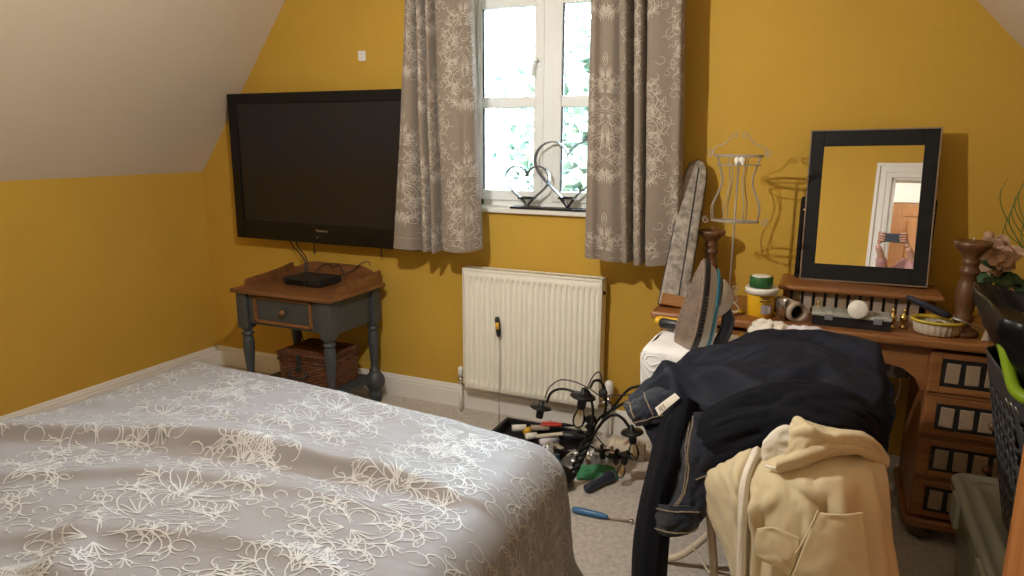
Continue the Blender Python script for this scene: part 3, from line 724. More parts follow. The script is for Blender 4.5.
mb = MB(); a = at(272, 325, 3.15); mb.tube(spline([(-2.62, 3.425, TH-.1), (-2.80, 3.43, .60), (a.x, 3.43, .50), (a.x-.02, 3.42, .36), (a.x+.03, 3.42, .22), (a.x+.12, 3.40, .20), (a.x+.25, 3.30, .1655)]), .0035, n=6)
tag(mb.build('cable', 'black_rubber'), 'thin black cable looping down under the side table left of the hamper', 'cable')

# wicker hamper on the lower shelf
HX0, HX1, HY0, HY1, HZ0, HZ1 = -2.80, -2.47, 2.98, 3.25, .161, .36
hm = thing('wicker_hamper', 'brown wicker hamper with a lid and leather strap, under the side table', 'hamper', ((HX0+HX1)/2, (HY0+HY1)/2, HZ0))
def woven(x0, x1, y0, y1, z0, z1):
    mb = MB(); per = [(x0, y0), (x1, y0), (x1, y1), (x0, y1)]; rows = []
    n = 36; pts = []
    for k in range(4):
        a, b2 = per[k], per[(k+1) % 4]
        for i in range(n): pts.append((a[0]+(b2[0]-a[0])*i/n, a[1]+(b2[1]-a[1])*i/n, (b2[1]-a[1], -(b2[0]-a[0]))))
    P = []
    for i, (x, y, nn) in enumerate(pts):
        L = math.hypot(*nn); row = []
        for j in range(49):
            z = z0+(z1-z0)*j/48; d = .0050*math.sin(j*math.pi/3+ (0 if (i//3) % 2 else math.pi))+.0015*math.sin(i*2.1)
            fl = 1+.05*(z-z0)/(z1-z0)
            cx, cy = (x0+x1)/2, (y0+y1)/2
            row.append(Vector((cx+(x-cx)*fl+nn[0]/L*d, cy+(y-cy)*fl+nn[1]/L*d, z)))
        P.append(row)
    mb.grid(P, closed_u=True); return mb
mb = woven(HX0, HX1, HY0, HY1, HZ0, HZ1-.045); mb.bx(HX0+.008, HX1-.008, HY0+.008, HY1-.008, HZ0, HZ0+.01)
mb.build('basket_body', 'wicker', hm)
mb = woven(HX0-.008, HX1+.008, HY0-.008, HY1+.008, HZ1-.042, HZ1)
P = [[Vector((HX0-.012+(HX1-HX0+.024)*i/50, HY0-.012+(HY1-HY0+.024)*j/50, HZ1+.0045*math.sin(j*math.pi/2+(0 if (i//3) % 2 else math.pi))+.008*math.sin(math.pi*i/50)*math.sin(math.pi*j/50))) for j in range(51)] for i in range(51)]
mb.grid(P)
for z in (HZ1-.002, HZ1-.042):
    c = [(HX0-.012, HY0-.012, z), (HX1+.012, HY0-.012, z), (HX1+.012, HY1+.012, z), (HX0-.012, HY1+.012, z)]; mb.tube(c, .006, closed=True)
mb.build('lid', 'wicker', hm)
mb = MB(); cx = (HX0+HX1)/2-.02; mb.bx(cx-.015, cx+.015, HY0-.022, HY0-.014, HZ1-.09, HZ1+.002); mb.bx(cx-.02, cx+.02, HY0-.026, HY0-.018, HZ1-.10, HZ1-.07, bev=.004); mb.build('strap', 'black_rubber', hm)
mb = MB(); mb.tube(spline([(cx-.06, HY0-.02, HZ0+.10), (cx-.05, HY0-.04, HZ0+.075), (cx, HY0-.045, HZ0+.065), (cx+.05, HY0-.04, HZ0+.075), (cx+.06, HY0-.02, HZ0+.10)]), .008); mb.build('handle', 'black_rubber', hm)

# ------------------------------------------------------------ radiator
RX0, RX1, RZ0, RZ1, RY = -1.815, -1.01, .165, .86, 3.362
r = thing('radiator', 'white panel radiator with vertical ribs under the window', 'radiator', ((RX0+RX1)/2, RY+.05, .05))
def ribbed(yf, sg):
    P = []; n = 24; NU = n*10; pitch = (RX1-RX0-.05)/n
    for i in range(NU+1):
        x = RX0+.006+(RX1-RX0-.012)*i/NU; row = []
        for j in range(61):
            z = RZ0+(RZ1-.012-RZ0)*j/60; ph = ((x-RX0-.025)/pitch) % 1
            g = 0
            if RX0+.025 < x < RX1-.025:
                w_ = abs(ph-.5)*2; e = min((z-RZ0-.03)/.03, (RZ1-.05-z)/.03, 1)
                if e > 0:
                    lim = .60*math.sqrt(max(0, 1-(1-e)**2)) if e < 1 else .60
                    g = max(0, min(1, (w_-(1-lim))/.22)) if lim > 0 else 0
            yy = yf+sg*(.016*g)
            edge = min(1, min(j, 60-j)/2.0, min(i, NU-i)/3.0); yy += sg*.006*(1-edge)
            row.append(Vector((x, yy, z)))
        P.append(row)
    return P
mb = MB(); mb.grid(ribbed(RY, 1)); mb.build('front_panel', 'radiator_white', r)
mb = MB(); mb.bx(RX0+.006, RX1-.006, RY+.068, RY+.082, RZ0, RZ1-.012, bev=.004); mb.build('back_panel', 'radiator_white', r)
for x in (RX0, RX1-.004): mb = MB(); mb.bx(x, x+.004, RY+.002, RY+.082, RZ0+.02, RZ1, bev=.001); mb.build('side_cover', 'radiator_white', r)
mb = MB()
mb.bx(RX0, RX1, RY, RY+.010, RZ1-.014, RZ1, bev=.002); mb.bx(RX0, RX1, RY+.074, RY+.084, RZ1-.014, RZ1, bev=.002)
for k in range(56): x = RX0+.01+(RX1-RX0-.02)*k/55; mb.bx(x-.0022, x+.0022, RY+.009, RY+.076, RZ1-.010, RZ1-.002, bev=0)
mb.build('top_grille', 'radiator_white', r)
mb = MB()
for k in range(30): x = RX0+.03+(RX1-RX0-.06)*k/29; mb.bx(x-.001, x+.001, RY+.014, RY+.066, RZ0+.02, RZ1-.03, bev=0)
mb.build('convector_fins', 'radiator_white', r)
vx = RX0-.035
mb = MB(); mb.tube([(vx, RY+.035, 0), (vx, RY+.035, .19)], .0085, n=12); mb.build('pipe', 'white_plastic', r)
mb = MB(); mb.tube([(vx, RY+.035, .17), (vx, RY+.035, .21)], .013, n=12); mb.tube([(vx, RY+.035, .195), (RX0+.01, RY+.035, .195)], .009); mb.build('lockshield_valve', 'chrome', r)
mb = MB(); mb.lathe([(.015, 0), (.015, .05), (.011, .06)], c=(vx, RY+.035, .212)); mb.build('valve_cap', 'white_plastic', r)
vx = RX1+.045
mb = MB(); mb.tube([(vx, RY+.035, 0), (vx, RY+.035, .19)], .0085, n=12); mb.build('pipe', 'white_plastic', r)
mb = MB(); mb.tube([(vx, RY+.035, .16), (vx, RY+.035, .23)], .014, n=12); mb.tube([(vx, RY+.035, .195), (RX1-.01, RY+.035, .195)], .010); mb.build('valve_body', 'chrome', r)
mb = MB(); mb.lathe([(.018, 0), (.024, .012), (.025, .05), (.022, .075), (.010, .085), (0, .086)], c=(vx, RY+.035, .235)); mb.build('thermostat_head', 'white_plastic', r)
mb = MB(); mb.lathe([(.010, 0), (.010, .008), (.004, .01)], M=Matrix.Translation((RX1, RY+.035, RZ1-.075)) @ Matrix.Rotation(R(90), 4, 'Y')); mb.build('bleed_valve', 'black_iron', r)

# long tool leaning on the radiator
h0, h1 = at(497, 317, 3.345), at(499, 337, 3.343); ft = Vector((-1.565, 3.315, .0))
l = thing('inspection_rod', 'long thin steel rod with a black and yellow grip leaning on the radiator', 'tool', ft)
mb = MB(); dv_ = (h1-h0); mb.tube([h0, h0+dv_*.15, h0+dv_*.6, h0+dv_*.9, h1], [.010, .014, .015, .012, .007], n=10); mb.build('handle', 'black_plastic', l)
mb = MB(); mb.tube([h0+dv_*.25+Vector((0, -.006, 0)), h0+dv_*.6+Vector((0, -.006, 0))], .0115, n=10); mb.build('grip', 'yellow_plastic', l)
mb = MB(); mb.tube([h1, ft+Vector((0, 0, .004))], .0024, n=6); mb.build('shaft', 'steel', l)

# ------------------------------------------------------------ heart candle holder on the sill
hy = 3.475; sz = WZ0+.028
hc = thing('candle_holder', 'dark metal double heart candle holder standing on the window sill', 'candle holder', (-1.30, hy, sz))
b0, b1 = at(513, 208, hy).x, at(513, 208, hy).x+.62
mb = MB(); mb.bx(b0, b1, hy-.045, hy+.045, sz, sz+.010, bev=.002); mb.build('base', 'black_iron', hc)
def heart(cx, zb, w_, h_, y):
    pts = []
    for k in range(64):
        t_ = 2*math.pi*k/64; x = 16*math.sin(t_)**3; z = 13*math.cos(t_)-5*math.cos(2*t_)-2*math.cos(3*t_)-math.cos(4*t_)
        pts.append(Vector((cx+x/32*w_, y, zb+(z+17)/29.5*h_)))
    return pts
def band(pts, wd, th):
    mb = MB(); k = len(pts); P = []
    c = sum(pts, Vector())/k
    for i, p in enumerate(pts):
        n_ = (pts[(i+1) % k]-pts[i-1]).cross(Vector((0, 1, 0))).normalized()*th
        P.append([p+Vector((0, -wd/2, 0)), p+Vector((0, wd/2, 0)), p+Vector((0, wd/2, 0))+n_, p+Vector((0, -wd/2, 0))+n_, p+Vector((0, -wd/2, 0))])
    mb.grid(P, closed_u=True, smooth=False); return mb
hA = at(527, 208, hy).x; hB = at(567, 208, hy).x
band(heart(hA, sz+.01, .245, .215, hy), .028, .006).build('heart_band', 'dark_steel', hc)
band(heart(hB, sz+.01, .37, .345, hy+.012), .028, .006).build('heart_band', 'dark_steel', hc)
for cx, zz in ((hA, sz+.055), (hB, sz+.062)):
    mb = MB(); mb.bx(cx-.042, cx+.042, hy-.03, hy+.03, zz-.004, zz, bev=.001)
    for s_ in (-1, 1):
        mb.bx(cx-.042, cx+.042, hy+s_*.03-.001, hy+s_*.03+.001, zz-.004, zz+.006, bev=0)
        mb.tube([(cx+s_*.042, hy-.0, zz), (cx, hy, sz+.012)], .004, n=6)
    mb.build('tealight_tray', 'black_iron', hc)
# small fitting on the wall above the television
q = at(362, 56, WALLY-.006)
mb = MB(); mb.box((q.x, WALLY-.006, q.z), (.05, .011, .058), bev=.004); mb.tube([(q.x, WALLY-.012, q.z+.01), (q.x, WALLY-.022, q.z+.005), (q.x, WALLY-.024, q.z+.014)], .003)
tag(mb.build('wall_hook', 'white_plastic'), 'tiny white hook plate on the yellow wall above the television', 'hook')
# ------------------------------------------------------------ pine dressing desk
DT = .83; DX_0, DX_1, DY0, DY1 = -.66, .88, 2.93, 3.445
dk = thing('dressing_desk', 'pine kneehole desk with drawers of black panels and beige squares', 'desk', ((DX_0+DX_1)/2, (DY0+DY1)/2, 0))
mb = MB(); mb.bx(DX_0, DX_1, DY0, DY1, DT-.034, DT, bev=.010); mb.build('desk_top', 'pine', dk)
def pedestal(x0, x1):
    mb = MB()
    mb.bx(x0, x0+.022, DY0+.04, DY1-.02, .09, DT-.034); mb.bx(x1-.022, x1, DY0+.04, DY1-.02, .09, DT-.034)
    mb.bx(x0+.022, x1-.022, DY1-.035, DY1-.022, .09, DT-.034, bev=0)
    mb.build('side_panel', 'pine_z', dk)
    mb = MB(); mb.bx(x0-.018, x1+.018, DY0+.012, DY1-.01, .062, .098, bev=.010); mb.build('plinth', 'pine', dk)
    for x in (x0+.05, x1-.05):
        for y in (DY0+.08, DY1-.07):
            mb = MB(); mb.lathe([(.022, 0), (.040, .012), (.046, .032), (.038, .052), (.026, .063)], c=(x, y, 0)); mb.build('bun_foot', 'turned_wood', dk)
    zz = [.100, .270, .440, .612, DT-.040]
    mb = MB()
    for z in zz[1:-1]: mb.bx(x0+.022, x1-.022, DY0+.035, DY1-.04, z-.006, z+.006, bev=0)
    mb.build('drawer_rail', 'pine', dk)
    for a, b2 in zip(zz, zz[1:]):
        a += .009; b2 -= .009
        mb = MB(); xa, xb = x0+.006, x1-.006; yf = DY0+.030
        mb.bx(xa, xb, yf+.006, yf+.022, a, b2, bev=.002)
        mb.bx(xa, xa+.040, yf-.002, yf+.010, a, b2, bev=.004); mb.bx(xb-.040, xb, yf-.002, yf+.010, a, b2, bev=.004)
        mb.bx(xa+.038, xb-.038, yf-.002, yf+.010, a, a+.026, bev=.004); mb.bx(xa+.038, xb-.038, yf-.002, yf+.010, b2-.026, b2, bev=.004)
        mb.bx(xa+.02, xb-.02, yf+.02, DY1-.06, a+.005, b2-.03, bev=0)
        dr = mb.build('drawer', 'pine', dk)
        mb = MB(); mb.bx(xa+.032, xb-.032, yf+.001, yf+.0075, a+.018, b2-.018, bev=.003)
        mb.build('inset_panel', 'inset_black', dr)
        n = 5; pit = (xb-xa-.09)/n
        for k in range(n):
            cx = xa+.045+pit*(k+.5); mb = MB(); mb.box((cx, yf-.0005, (a+b2)/2), (.046, .007, .078), bev=.003, rot=(0, R((-1)**k*1.2), 0))
            mb.build('square_tile', 'beige_tile', dr)
        mb = MB(); mb.lathe([(.008, 0), (.008, .012), (.016, .02), (.018, .028), (.011, .036), (0, .038)], M=Matrix.Translation(((xa+xb)/2+.018, yf-.002, (a+b2)/2)) @ Matrix.Rotation(R(90), 4, 'X'))
        mb.build('knob', 'turned_wood', dr)
pedestal(-.62, -.20); pedestal(.40, .82)
mb = MB(); mb.bx(-.20, .40, DY0+.05, DY0+.068, .705, DT-.034)
arch = [(-.20, .705), (-.17, .665), (-.11, .685), (-.05, .705)]
for s_ in (0, 1):
    pp = [(-.20, .62), (-.185, .62), (-.165, .66), (-.12, .695), (-.06, .706), (-.20, .706)]
    if s_: pp = [(.20-x, z) for x, z in pp][::-1]
    mb.prism(pp, .018, XZ(DY0+.05))
mb.build('apron', 'pine', dk)
# raised shelf of the dressing desk with its slatted front
SX0, SX1 = -.165, .455
sh = thing('raised_shelf', 'low pine shelf with a slatted front on the desk, under the mirror', 'shelf', ((SX0+SX1)/2, 3.2, DT))
mb = MB(); mb.bx(SX0, SX1, 3.145, 3.43, .930, .953, bev=.010); mb.build('shelf_board', 'pine', sh)
mb = MB(); mb.bx(SX0+.05, SX1-.05, 3.395, 3.41, DT, .930, bev=0); mb.bx(SX0+.05, SX1-.07, 3.205, 3.215, DT, .930, bev=0); mb.build('backing', 'inset_black', sh)
n = 11; wv = (SX1-SX0-.13)/n
for k in range(n):
    x = SX0+.055+wv*k; mb = MB(); mb.bx(x+.006, x+wv-.006, 3.193, 3.207, DT, .926, bev=.002); mb.build('slat', 'kraft' if k % 2 else 'beige_tile', sh)
for x in (SX0+.02, SX1-.055):
    mb = MB(); mb.bx(x, x+.03, 3.20, 3.41, DT, .930, bev=.003); mb.build('end_support', 'pine_z', sh)

# ------------------------------------------------------------ mirror
n_ = -( _f*FPX + _r*(900-512) - _u*(238-288)).normalized()
q0 = at(865, 281, 3.30)
def onP(x, y):
    d = _f*FPX + _r*(x-512) - _u*(y-288); return EYE + d*((q0-EYE).dot(n_)/d.dot(n_))
c4 = [onP(814, 130), onP(938, 130), onP(929, 285), onP(799, 279)]
ctr = sum(c4, Vector())/4
ux = ((c4[1]-c4[0]).normalized()+(c4[2]-c4[3]).normalized()).normalized(); ux = (ux-n_*ux.dot(n_)).normalized(); uz = n_.cross(ux)*-1
if uz.z < 0: uz = -uz
mw = ((c4[1]-c4[0]).length+(c4[2]-c4[3]).length)/2; mh = ((c4[0]-c4[3]).length+(c4[1]-c4[2]).length)/2
MM = Matrix(((ux.x, -n_.x, uz.x, ctr.x), (ux.y, -n_.y, uz.y, ctr.y), (ux.z, -n_.z, uz.z, ctr.z), (0, 0, 0, 1)))
mi = thing('swing_mirror', 'black framed swing mirror between two posts on the raised shelf', 'mirror', (ctr.x, ctr.y, .953))
bw = .052; bwb = .060; mb = MB(); mb.M = MM
for a, b2, c, d in ((-mw/2, -mw/2+bw, -mh/2, mh/2), (mw/2-bw, mw/2, -mh/2, mh/2), (-mw/2+bw, mw/2-bw, mh/2-bw-.012, mh/2), (-mw/2+bw, mw/2-bw, -mh/2, -mh/2+bwb+.008)): mb.bx(a, b2, 0, .022, c, d, bev=.002)
mb.build('mirror_frame', 'frame_black', mi)
mb = MB(); mb.M = MM
for a, b2, c, d in ((-mw/2-.006, -mw/2, -mh/2-.006, mh/2+.006), (mw/2, mw/2+.006, -mh/2-.006, mh/2+.006), (-mw/2, mw/2, mh/2, mh/2+.006), (-mw/2, mw/2, -mh/2-.006, -mh/2)): mb.bx(a, b2, .002, .028, c, d, bev=.001)
mb.build('frame_edging', 'frame_edge', mi)
mb = MB(); mb.M = MM; mb.bx(-mw/2+.02, mw/2-.02, .010, .016, -mh/2+.02, mh/2-.02, bev=0); mb.bx(-mw/2+.005, mw/2-.005, .016, .024, -mh/2+.005, mh/2-.005, m=1, bev=0); mb.build('mirror_glass', ['mirror_silver', 'frame_black'], mi)
for sgn, (pxt, pyt, pxb, pyb) in ((-1, (804, 197, 798, 279)), (1, (935, 200, 928, 288))):
    yb = ctr.y+sgn*ux.y*mw/2+.035
    T_ = at(pxt, pyt, yb); B_ = Vector((T_.x, yb, .9535))
    mb = MB(); mb.tube([B_+Vector((0, 0, .001)), B_+Vector((0, 0, .05)), Vector((T_.x, yb, T_.z-.02)), Vector((T_.x, yb, T_.z))], [.013, .012, .011, .008], n=12); mb.build('post', 'frame_black', mi)
    mb = MB(); k = MM @ Vector((sgn*(mw/2+.004), .015, -.02)); mb.tube([k, Vector((T_.x, yb, k.z))], .006); mb.build('pivot', 'brass', mi)
mb = MB(); y_ = ctr.y+.035; mb.bx(ctr.x-mw/2-.02, ctr.x+mw/2+.02, y_-.035, y_+.025, .9535, .966, bev=.004); mb.build('stand_base', 'frame_black', mi)

# ------------------------------------------------------------ turned candlesticks
def candlestick(x, y, h, lab, k=1.0):
    c = thing('candlestick', lab, 'candlestick', (x, y, DT), 'turned wooden candlesticks')
    pr_ = [(.055, 0), (.058, .012), (.050, .022), (.030, .032), (.026, .045), (.034, .055), (.036, .068), (.028, .08), (.034, .11), (.038, .15), (.032, .19), (.022, .215), (.032, .225), (.034, .238), (.024, .25), (.030, .26), (.032, .27), (.024, .28), (.040, .30), (.058, .318), (.062, .328), (.062, .338), (.054, .340), (.050, .334), (0, .332)]
    mb = MB(); mb.lathe([(r*k, z*h/.34) for r, z in pr_], c=(x, y, DT), n=32); mb.build('stem', 'turned_wood', c)
    mb = MB(); mb.lathe([(.003, 0), (.002, .02), (0, .022)], c=(x, y, DT+.332*h/.34), n=8); mb.build('spike', 'steel', c)
candlestick(at(712, 232, 3.33).x, 3.33, at(712, 230, 3.33).z-DT, 'turned wooden candlestick behind the iron at the left of the desk')
candlestick(at(974, 241, 3.06).x, 3.06, at(974, 241, 3.06).z-DT, 'turned wooden candlestick beside the silk flower at the right of the desk')

# ------------------------------------------------------------ wire dress form
fy = 3.10; ax = at(736, 200, fy).x
zt_ = at(735, 160, fy).z; zbar = at(735, 221, fy).z
df = thing('wire_dress_form', 'cream wire dress-form jewellery stand with scrolls on the desk', 'jewellery stand', (ax, fy, DT))
def ring(z, a, b2, n=40): return [(ax+a*math.cos(2*math.pi*i/n), fy+b2*math.sin(2*math.pi*i/n), z) for i in range(n)]
lv = [(zbar, .098, .062), (zbar+.06, .104, .066), (zbar+.12, .080, .052), (zbar+.17, .066, .045), (zbar+.22, .078, .052), (zbar+.27, .094, .060), (zt_+.02, .098, .058)]
wr = .0022
mb = MB(); mb.tube(ring(zbar, .098, .062), .003, n=6, closed=True); mb.build('hem_hoop', 'wire_white', df)
mb = MB(); mb.tube(ring(lv[5][0], .096, .061), wr, n=6, closed=True); mb.build('bust_hoop', 'wire_white', df)
mb = MB(); mb.tube(ring(lv[5][0]-.035, .090, .058), wr, n=6, closed=True); mb.build('bust_hoop', 'wire_white', df)
mb = MB(); mb.tube(ring(lv[6][0], .098, .058), wr, n=6, closed=True); mb.build('neck_hoop', 'wire_white', df)
for k in range(8):
    an = 2*math.pi*(k+.5)/8 if k not in (0,) else 2*math.pi*.5/8
    mb = MB(); mb.tube(spline([(ax+a*math.cos(an), fy+b2*math.sin(an), z) for z, a, b2 in lv], 5), wr, n=6); mb.build('rib', 'wire_white', df)
mb = MB(); mb.tube([(ax, fy, DT+.012), (ax, fy, lv[6][0])], .0042, n=8); mb.tube([(ax-.098, fy, zbar), (ax+.098, fy, zbar)], .0035, n=6); mb.tube([(ax-.10, fy, lv[6][0]), (ax+.10, fy, lv[6][0])], .003, n=6); mb.build('pole', 'wire_white', df)
def curl(cx, cz_, r0, turns, a0, sg=1, n=26):
    return [(cx+r0*(1-i/n*.8)*math.cos(a0+sg*turns*6.283*i/n), fy-.004, cz_+r0*(1-i/n*.8)*math.sin(a0+sg*turns*6.283*i/n)) for i in range(n+1)]
zs = lv[6][0]
for s_ in (-1, 1):
    mb = MB(); mb.tube(curl(ax+s_*.118, zbar, .016, 1.2, R(90), -s_), .0026, n=6); mb.build('hem_scroll', 'wire_white', df)
    mb = MB(); mb.tube(curl(ax+s_*.112, zs+.010, .017, 1.3, R(-90), s_), wr, n=6); mb.tube(spline([(ax+s_*.112, fy-.004, zs-.01), (ax+s_*.10, fy, zs+.03), (ax+s_*.075, fy, zs+.04), (ax+s_*.05, fy, zs+.055)]), wr, n=6); mb.build('shoulder_scroll', 'wire_white', df)
    mb = MB(); mb.tube(spline([(ax+s_*.05, fy, zs+.055), (ax+s_*.03, fy, zs+.085), (ax+s_*.012, fy, zs+.088), (ax+s_*.016, fy, zs+.07), (ax+s_*.03, fy, zs+.073)]), wr, n=6); mb.build('neck_scroll', 'wire_white', df)
    mb = MB(); mb.tube(curl(ax+s_*.022, DT+.05, .022, 1.2, R(180) if s_ > 0 else 0, -s_), .0028, n=6); mb.tube(curl(ax+s_*.020, DT+.10, .018, 1.2, R(180) if s_ > 0 else 0, s_), .0026, n=6); mb.build('base_scroll', 'wire_white', df)
for k in range(3):
    an = R(90+120*k); mb = MB(); mb.tube(spline([(ax, fy, DT+.03), (ax+.03*math.cos(an), fy+.03*math.sin(an), DT+.035), (ax+.065*math.cos(an), fy+.065*math.sin(an), DT+.008), (ax+.08*math.cos(an), fy+.08*math.sin(an), DT+.004)]), .0032, n=6); mb.build('foot', 'wire_white', df)
mb = MB(); q = Vector((ax+.01, fy-.062, zs-.01))
for s_ in (-1, 1):
    P = net([[q, q+Vector((s_*.008, -.004, .004)), q+Vector((s_*.018, -.002, .0))], [q+Vector((0, 0, -.008)), q+Vector((s_*.009, -.006, -.004)), q+Vector((s_*.020, 0, -.010))], [q+Vector((0, 0, -.012)), q+Vector((s_*.006, 0, -.02)), q+Vector((s_*.014, .002, -.032))]], 5); mb.grid(P)
o = mb.build('ribbon_bow', 'tag_white', df); solid(o, .001)

# ------------------------------------------------------------ leaning padded sleeve board
sv = thing('sleeve_board', 'narrow round-topped board padded in grey patterned cloth, leaning on the wall', 'sleeve board', (-.60, 3.10, DT))
B0 = Vector((-.588, 3.04, DT+.002)); T0 = Vector((-.572, 3.405, at(695, 160, 3.38).z))
ax_ = (T0-B0); L_ = ax_.length; dz = ax_.normalized(); dx_ = (Vector((1, .35, 0))-dz*Vector((1, .35, 0)).dot(dz)).normalized(); dy_ = dz.cross(dx_)
Ms = Matrix(((dx_.x, dy_.x, dz.x, B0.x), (dx_.y, dy_.y, dz.y, B0.y), (dx_.z, dy_.z, dz.z, B0.z), (0, 0, 0, 1)))
def wd(t): return .062*(1-.22*t)*(math.sqrt(max(0, 1-max(0, (t-.86)/.14)**2)) if t > .86 else 1)
def sleeve(th, y0, grow):
    mb = MB(); mb.M = Ms; P = []
    for i in range(41):
        t = i/40; w_ = max(.0005, wd(t)*grow); row = []
        for j in range(25):
            a = 2*math.pi*j/24; row.append(Vector((w_*math.copysign(abs(math.cos(a))**.6, math.cos(a)), y0+th*math.copysign(abs(math.sin(a))**.6, math.sin(a))*min(1, w_/.02)*(1+.1*nz(t*9, j*.3)), t*L_)))
        P.append(row)
    mb.grid(P); return mb
mb = sleeve(.016, 0, 1.0)
mb.build('padding', 'sleeve_cloth', sv)
mb = MB(); mb.M = Ms; pts = [(wd(t/30)*1.0*(1), .0, t/30*L_) for t in range(31)]; mb.tube(pts, .004, n=6); mb.tube([(-x, y, z) for x, y, z in pts], .004, n=6); mb.tube([(.018*(1-t/40)+.0, -.017, t/30*L_) for t in range(29)], .003, n=6); mb.build('binding', 'black_rubber', sv)
mb = MB(); mb.M = Ms; mb.bx(-.058, .058, -.021, .021, -.001, .052, bev=.004); mb.build('wooden_end', 'pine', sv)
# ------------------------------------------------------------ things on the desk
def onD(px, py, Y, z=DT): p = at(px, py, Y); return p.x
tx, ty = -.222, 3.06
tb = thing('filler_tub', 'yellow plastic tub with a white lid on the desk beside the clear cup', 'tub', (tx, ty, DT))
mb = MB(); mb.lathe([(.050, .0), (.052, .003), (.058, .100), (.058, .102), (0, .102)], c=(tx, ty, DT), n=40); mb.build('tub_body', 'tub_yellow', tb)
mb = MB(); mb.lathe([(.060, .098), (.067, .098), (.067, .118), (.062, .124), (.058, .120), (0, .120)], c=(tx, ty, DT), n=40); mb.build('tub_lid', 'tub_white', tb)
def on_cyl(mb, r, c, a0, z0, w_, h_, m, ta=0):
    P = []
    for i in range(9):
        an = a0+(i/8-.5)*w_/r; P.append([Vector((c[0]+r*math.cos(an), c[1]+r*math.sin(an), z0+j*h_)) for j in (0, 1)])
    mb.grid(P, m=m, smooth=True)
mb = MB(); aa = R(-82)
for k, (w_, h_, z_) in enumerate(((.050, .004, .088), (.030, .007, .079), (.046, .006, .068), (.022, .003, .060))): on_cyl(mb, .0595, (tx, ty), aa+.25, DT+z_, w_, h_, 0)
on_cyl(mb, .0590, (tx, ty), aa+.35, DT+.018, .045, .038, 1); on_cyl(mb, .0592, (tx, ty), aa+.55, DT+.02, .015, .03, 2)
mb.build('printed_label', ['label_ink', 'label_grey', 'tub_white'], tb)
vs, fs = text_mesh('FILLER', .015, Matrix.Identity(4), .0003)
gp = thing('green_pot', 'small round green lidded pot stacked on the yellow tub', 'pot', (tx-.005, ty, DT+.124))
mb = MB(); mb.lathe([(.044, 0), (.047, .002), (.047, .040), (.045, .044), (.040, .044), (.039, .040), (0, .040)], c=(tx-.005, ty, DT+.124), n=36); mb.build('pot_body', 'lid_green', gp)
mb = MB(); mb.lathe([(.038, .0405), (.038, .046), (.030, .047), (0, .046)], c=(tx-.005, ty, DT+.124), n=36); mb.build('pot_top', 'tub_white', gp)
cx, cy = -.135, 3.00
mb = MB(); mb.lathe([(.0, .002), (.018, .002), (.019, 0), (.027, .085), (.028, .087), (.0265, .085), (.0175, .004), (0, .004)], c=(cx, cy, DT), n=28, cap=False)
tag(mb.build('plastic_cup', 'clear_plastic'), 'clear plastic cup on the desk between the tub and the rolled paper', 'cup')
# rolled paper tube, open end to the room
d0 = Vector((-.070, 2.985, DT+.0425)); d1 = Vector((-.150, 3.115, DT+.0425))
rl = thing('paper_roll', 'beige roll of lining paper lying on the desk, dark open end facing out', 'roll', (-.11, 3.05, DT))
dd = (d1-d0).normalized(); side = dd.cross(Vector((0, 0, 1)))
P = []
for i in range(101):
    a = i/100*2*math.pi*3.1; r_ = .030+.0115*i/100; v = side*math.cos(a)*r_+Vector((0, 0, 1))*math.sin(a)*r_
    P.append([d0+v, d0+v+dd*.5*(d1-d0).length, d1+v])
mb = MB(); mb.grid(P); o = mb.build('paper_wrap', 'kraft', rl); solid(o, .0012, 0)
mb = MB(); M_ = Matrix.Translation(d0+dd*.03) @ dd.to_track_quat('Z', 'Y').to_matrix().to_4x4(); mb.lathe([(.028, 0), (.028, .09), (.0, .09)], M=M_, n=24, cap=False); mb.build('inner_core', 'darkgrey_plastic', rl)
# compartment organiser
ox0, ox1, oy0, oy1 = -.018, .262, 2.985, 3.095
og = thing('organiser_box', 'shallow black compartment box with a clear lid on the desk', 'box', ((ox0+ox1)/2, (oy0+oy1)/2, DT))
mb = MB(); mb.bx(ox0, ox1, oy0, oy1, DT, DT+.004, bev=0)
for a, b2, c, d in ((ox0, ox1, oy0, oy0+.003), (ox0, ox1, oy1-.003, oy1), (ox0, ox0+.003, oy0, oy1), (ox1-.003, ox1, oy0, oy1)): mb.bx(a, b2, c, d, DT, DT+.040, bev=.001)
for k in range(1, 6): x = ox0+(ox1-ox0)*k/6; mb.bx(x-.001, x+.001, oy0+.003, oy1-.003, DT, DT+.036, bev=0)
mb.build('tray', 'black_plastic', og)
mb = MB(); mb.bx(ox0-.003, ox1+.003, oy0-.003, oy1+.003, DT+.040, DT+.054, bev=.003)
for k in range(7): x = ox0+.02+(ox1-ox0-.04)*k/6; mb.bx(x-.013, x+.013, oy0+.012, oy1-.012, DT+.054, DT+.0565, bev=.001)
mb.build('clear_lid', 'box_plastic', og)
for x in (ox0+.045, ox1-.06): mb = MB(); mb.bx(x, x+.03, oy0-.007, oy0-.003, DT+.026, DT+.050, bev=.001); mb.build('latch', 'grey_plastic', og)
wc = at(858, 309, 2.99)
cp = thing('screw_tub', 'round white screw tub leaning on the front of the black compartment box', 'tub', (wc.x, 2.975, wc.z-.036))
mb = MB(); M_ = Matrix.Translation((wc.x, 2.978, wc.z)) @ Matrix.Rotation(R(78), 4, 'X'); mb.lathe([(.0, .010), (.032, .010), (.037, .006), (.037, -.010), (.034, -.010), (.034, .004), (0, .006)], M=M_, n=32, cap=False); mb.build('disc', 'tub_white', cp)
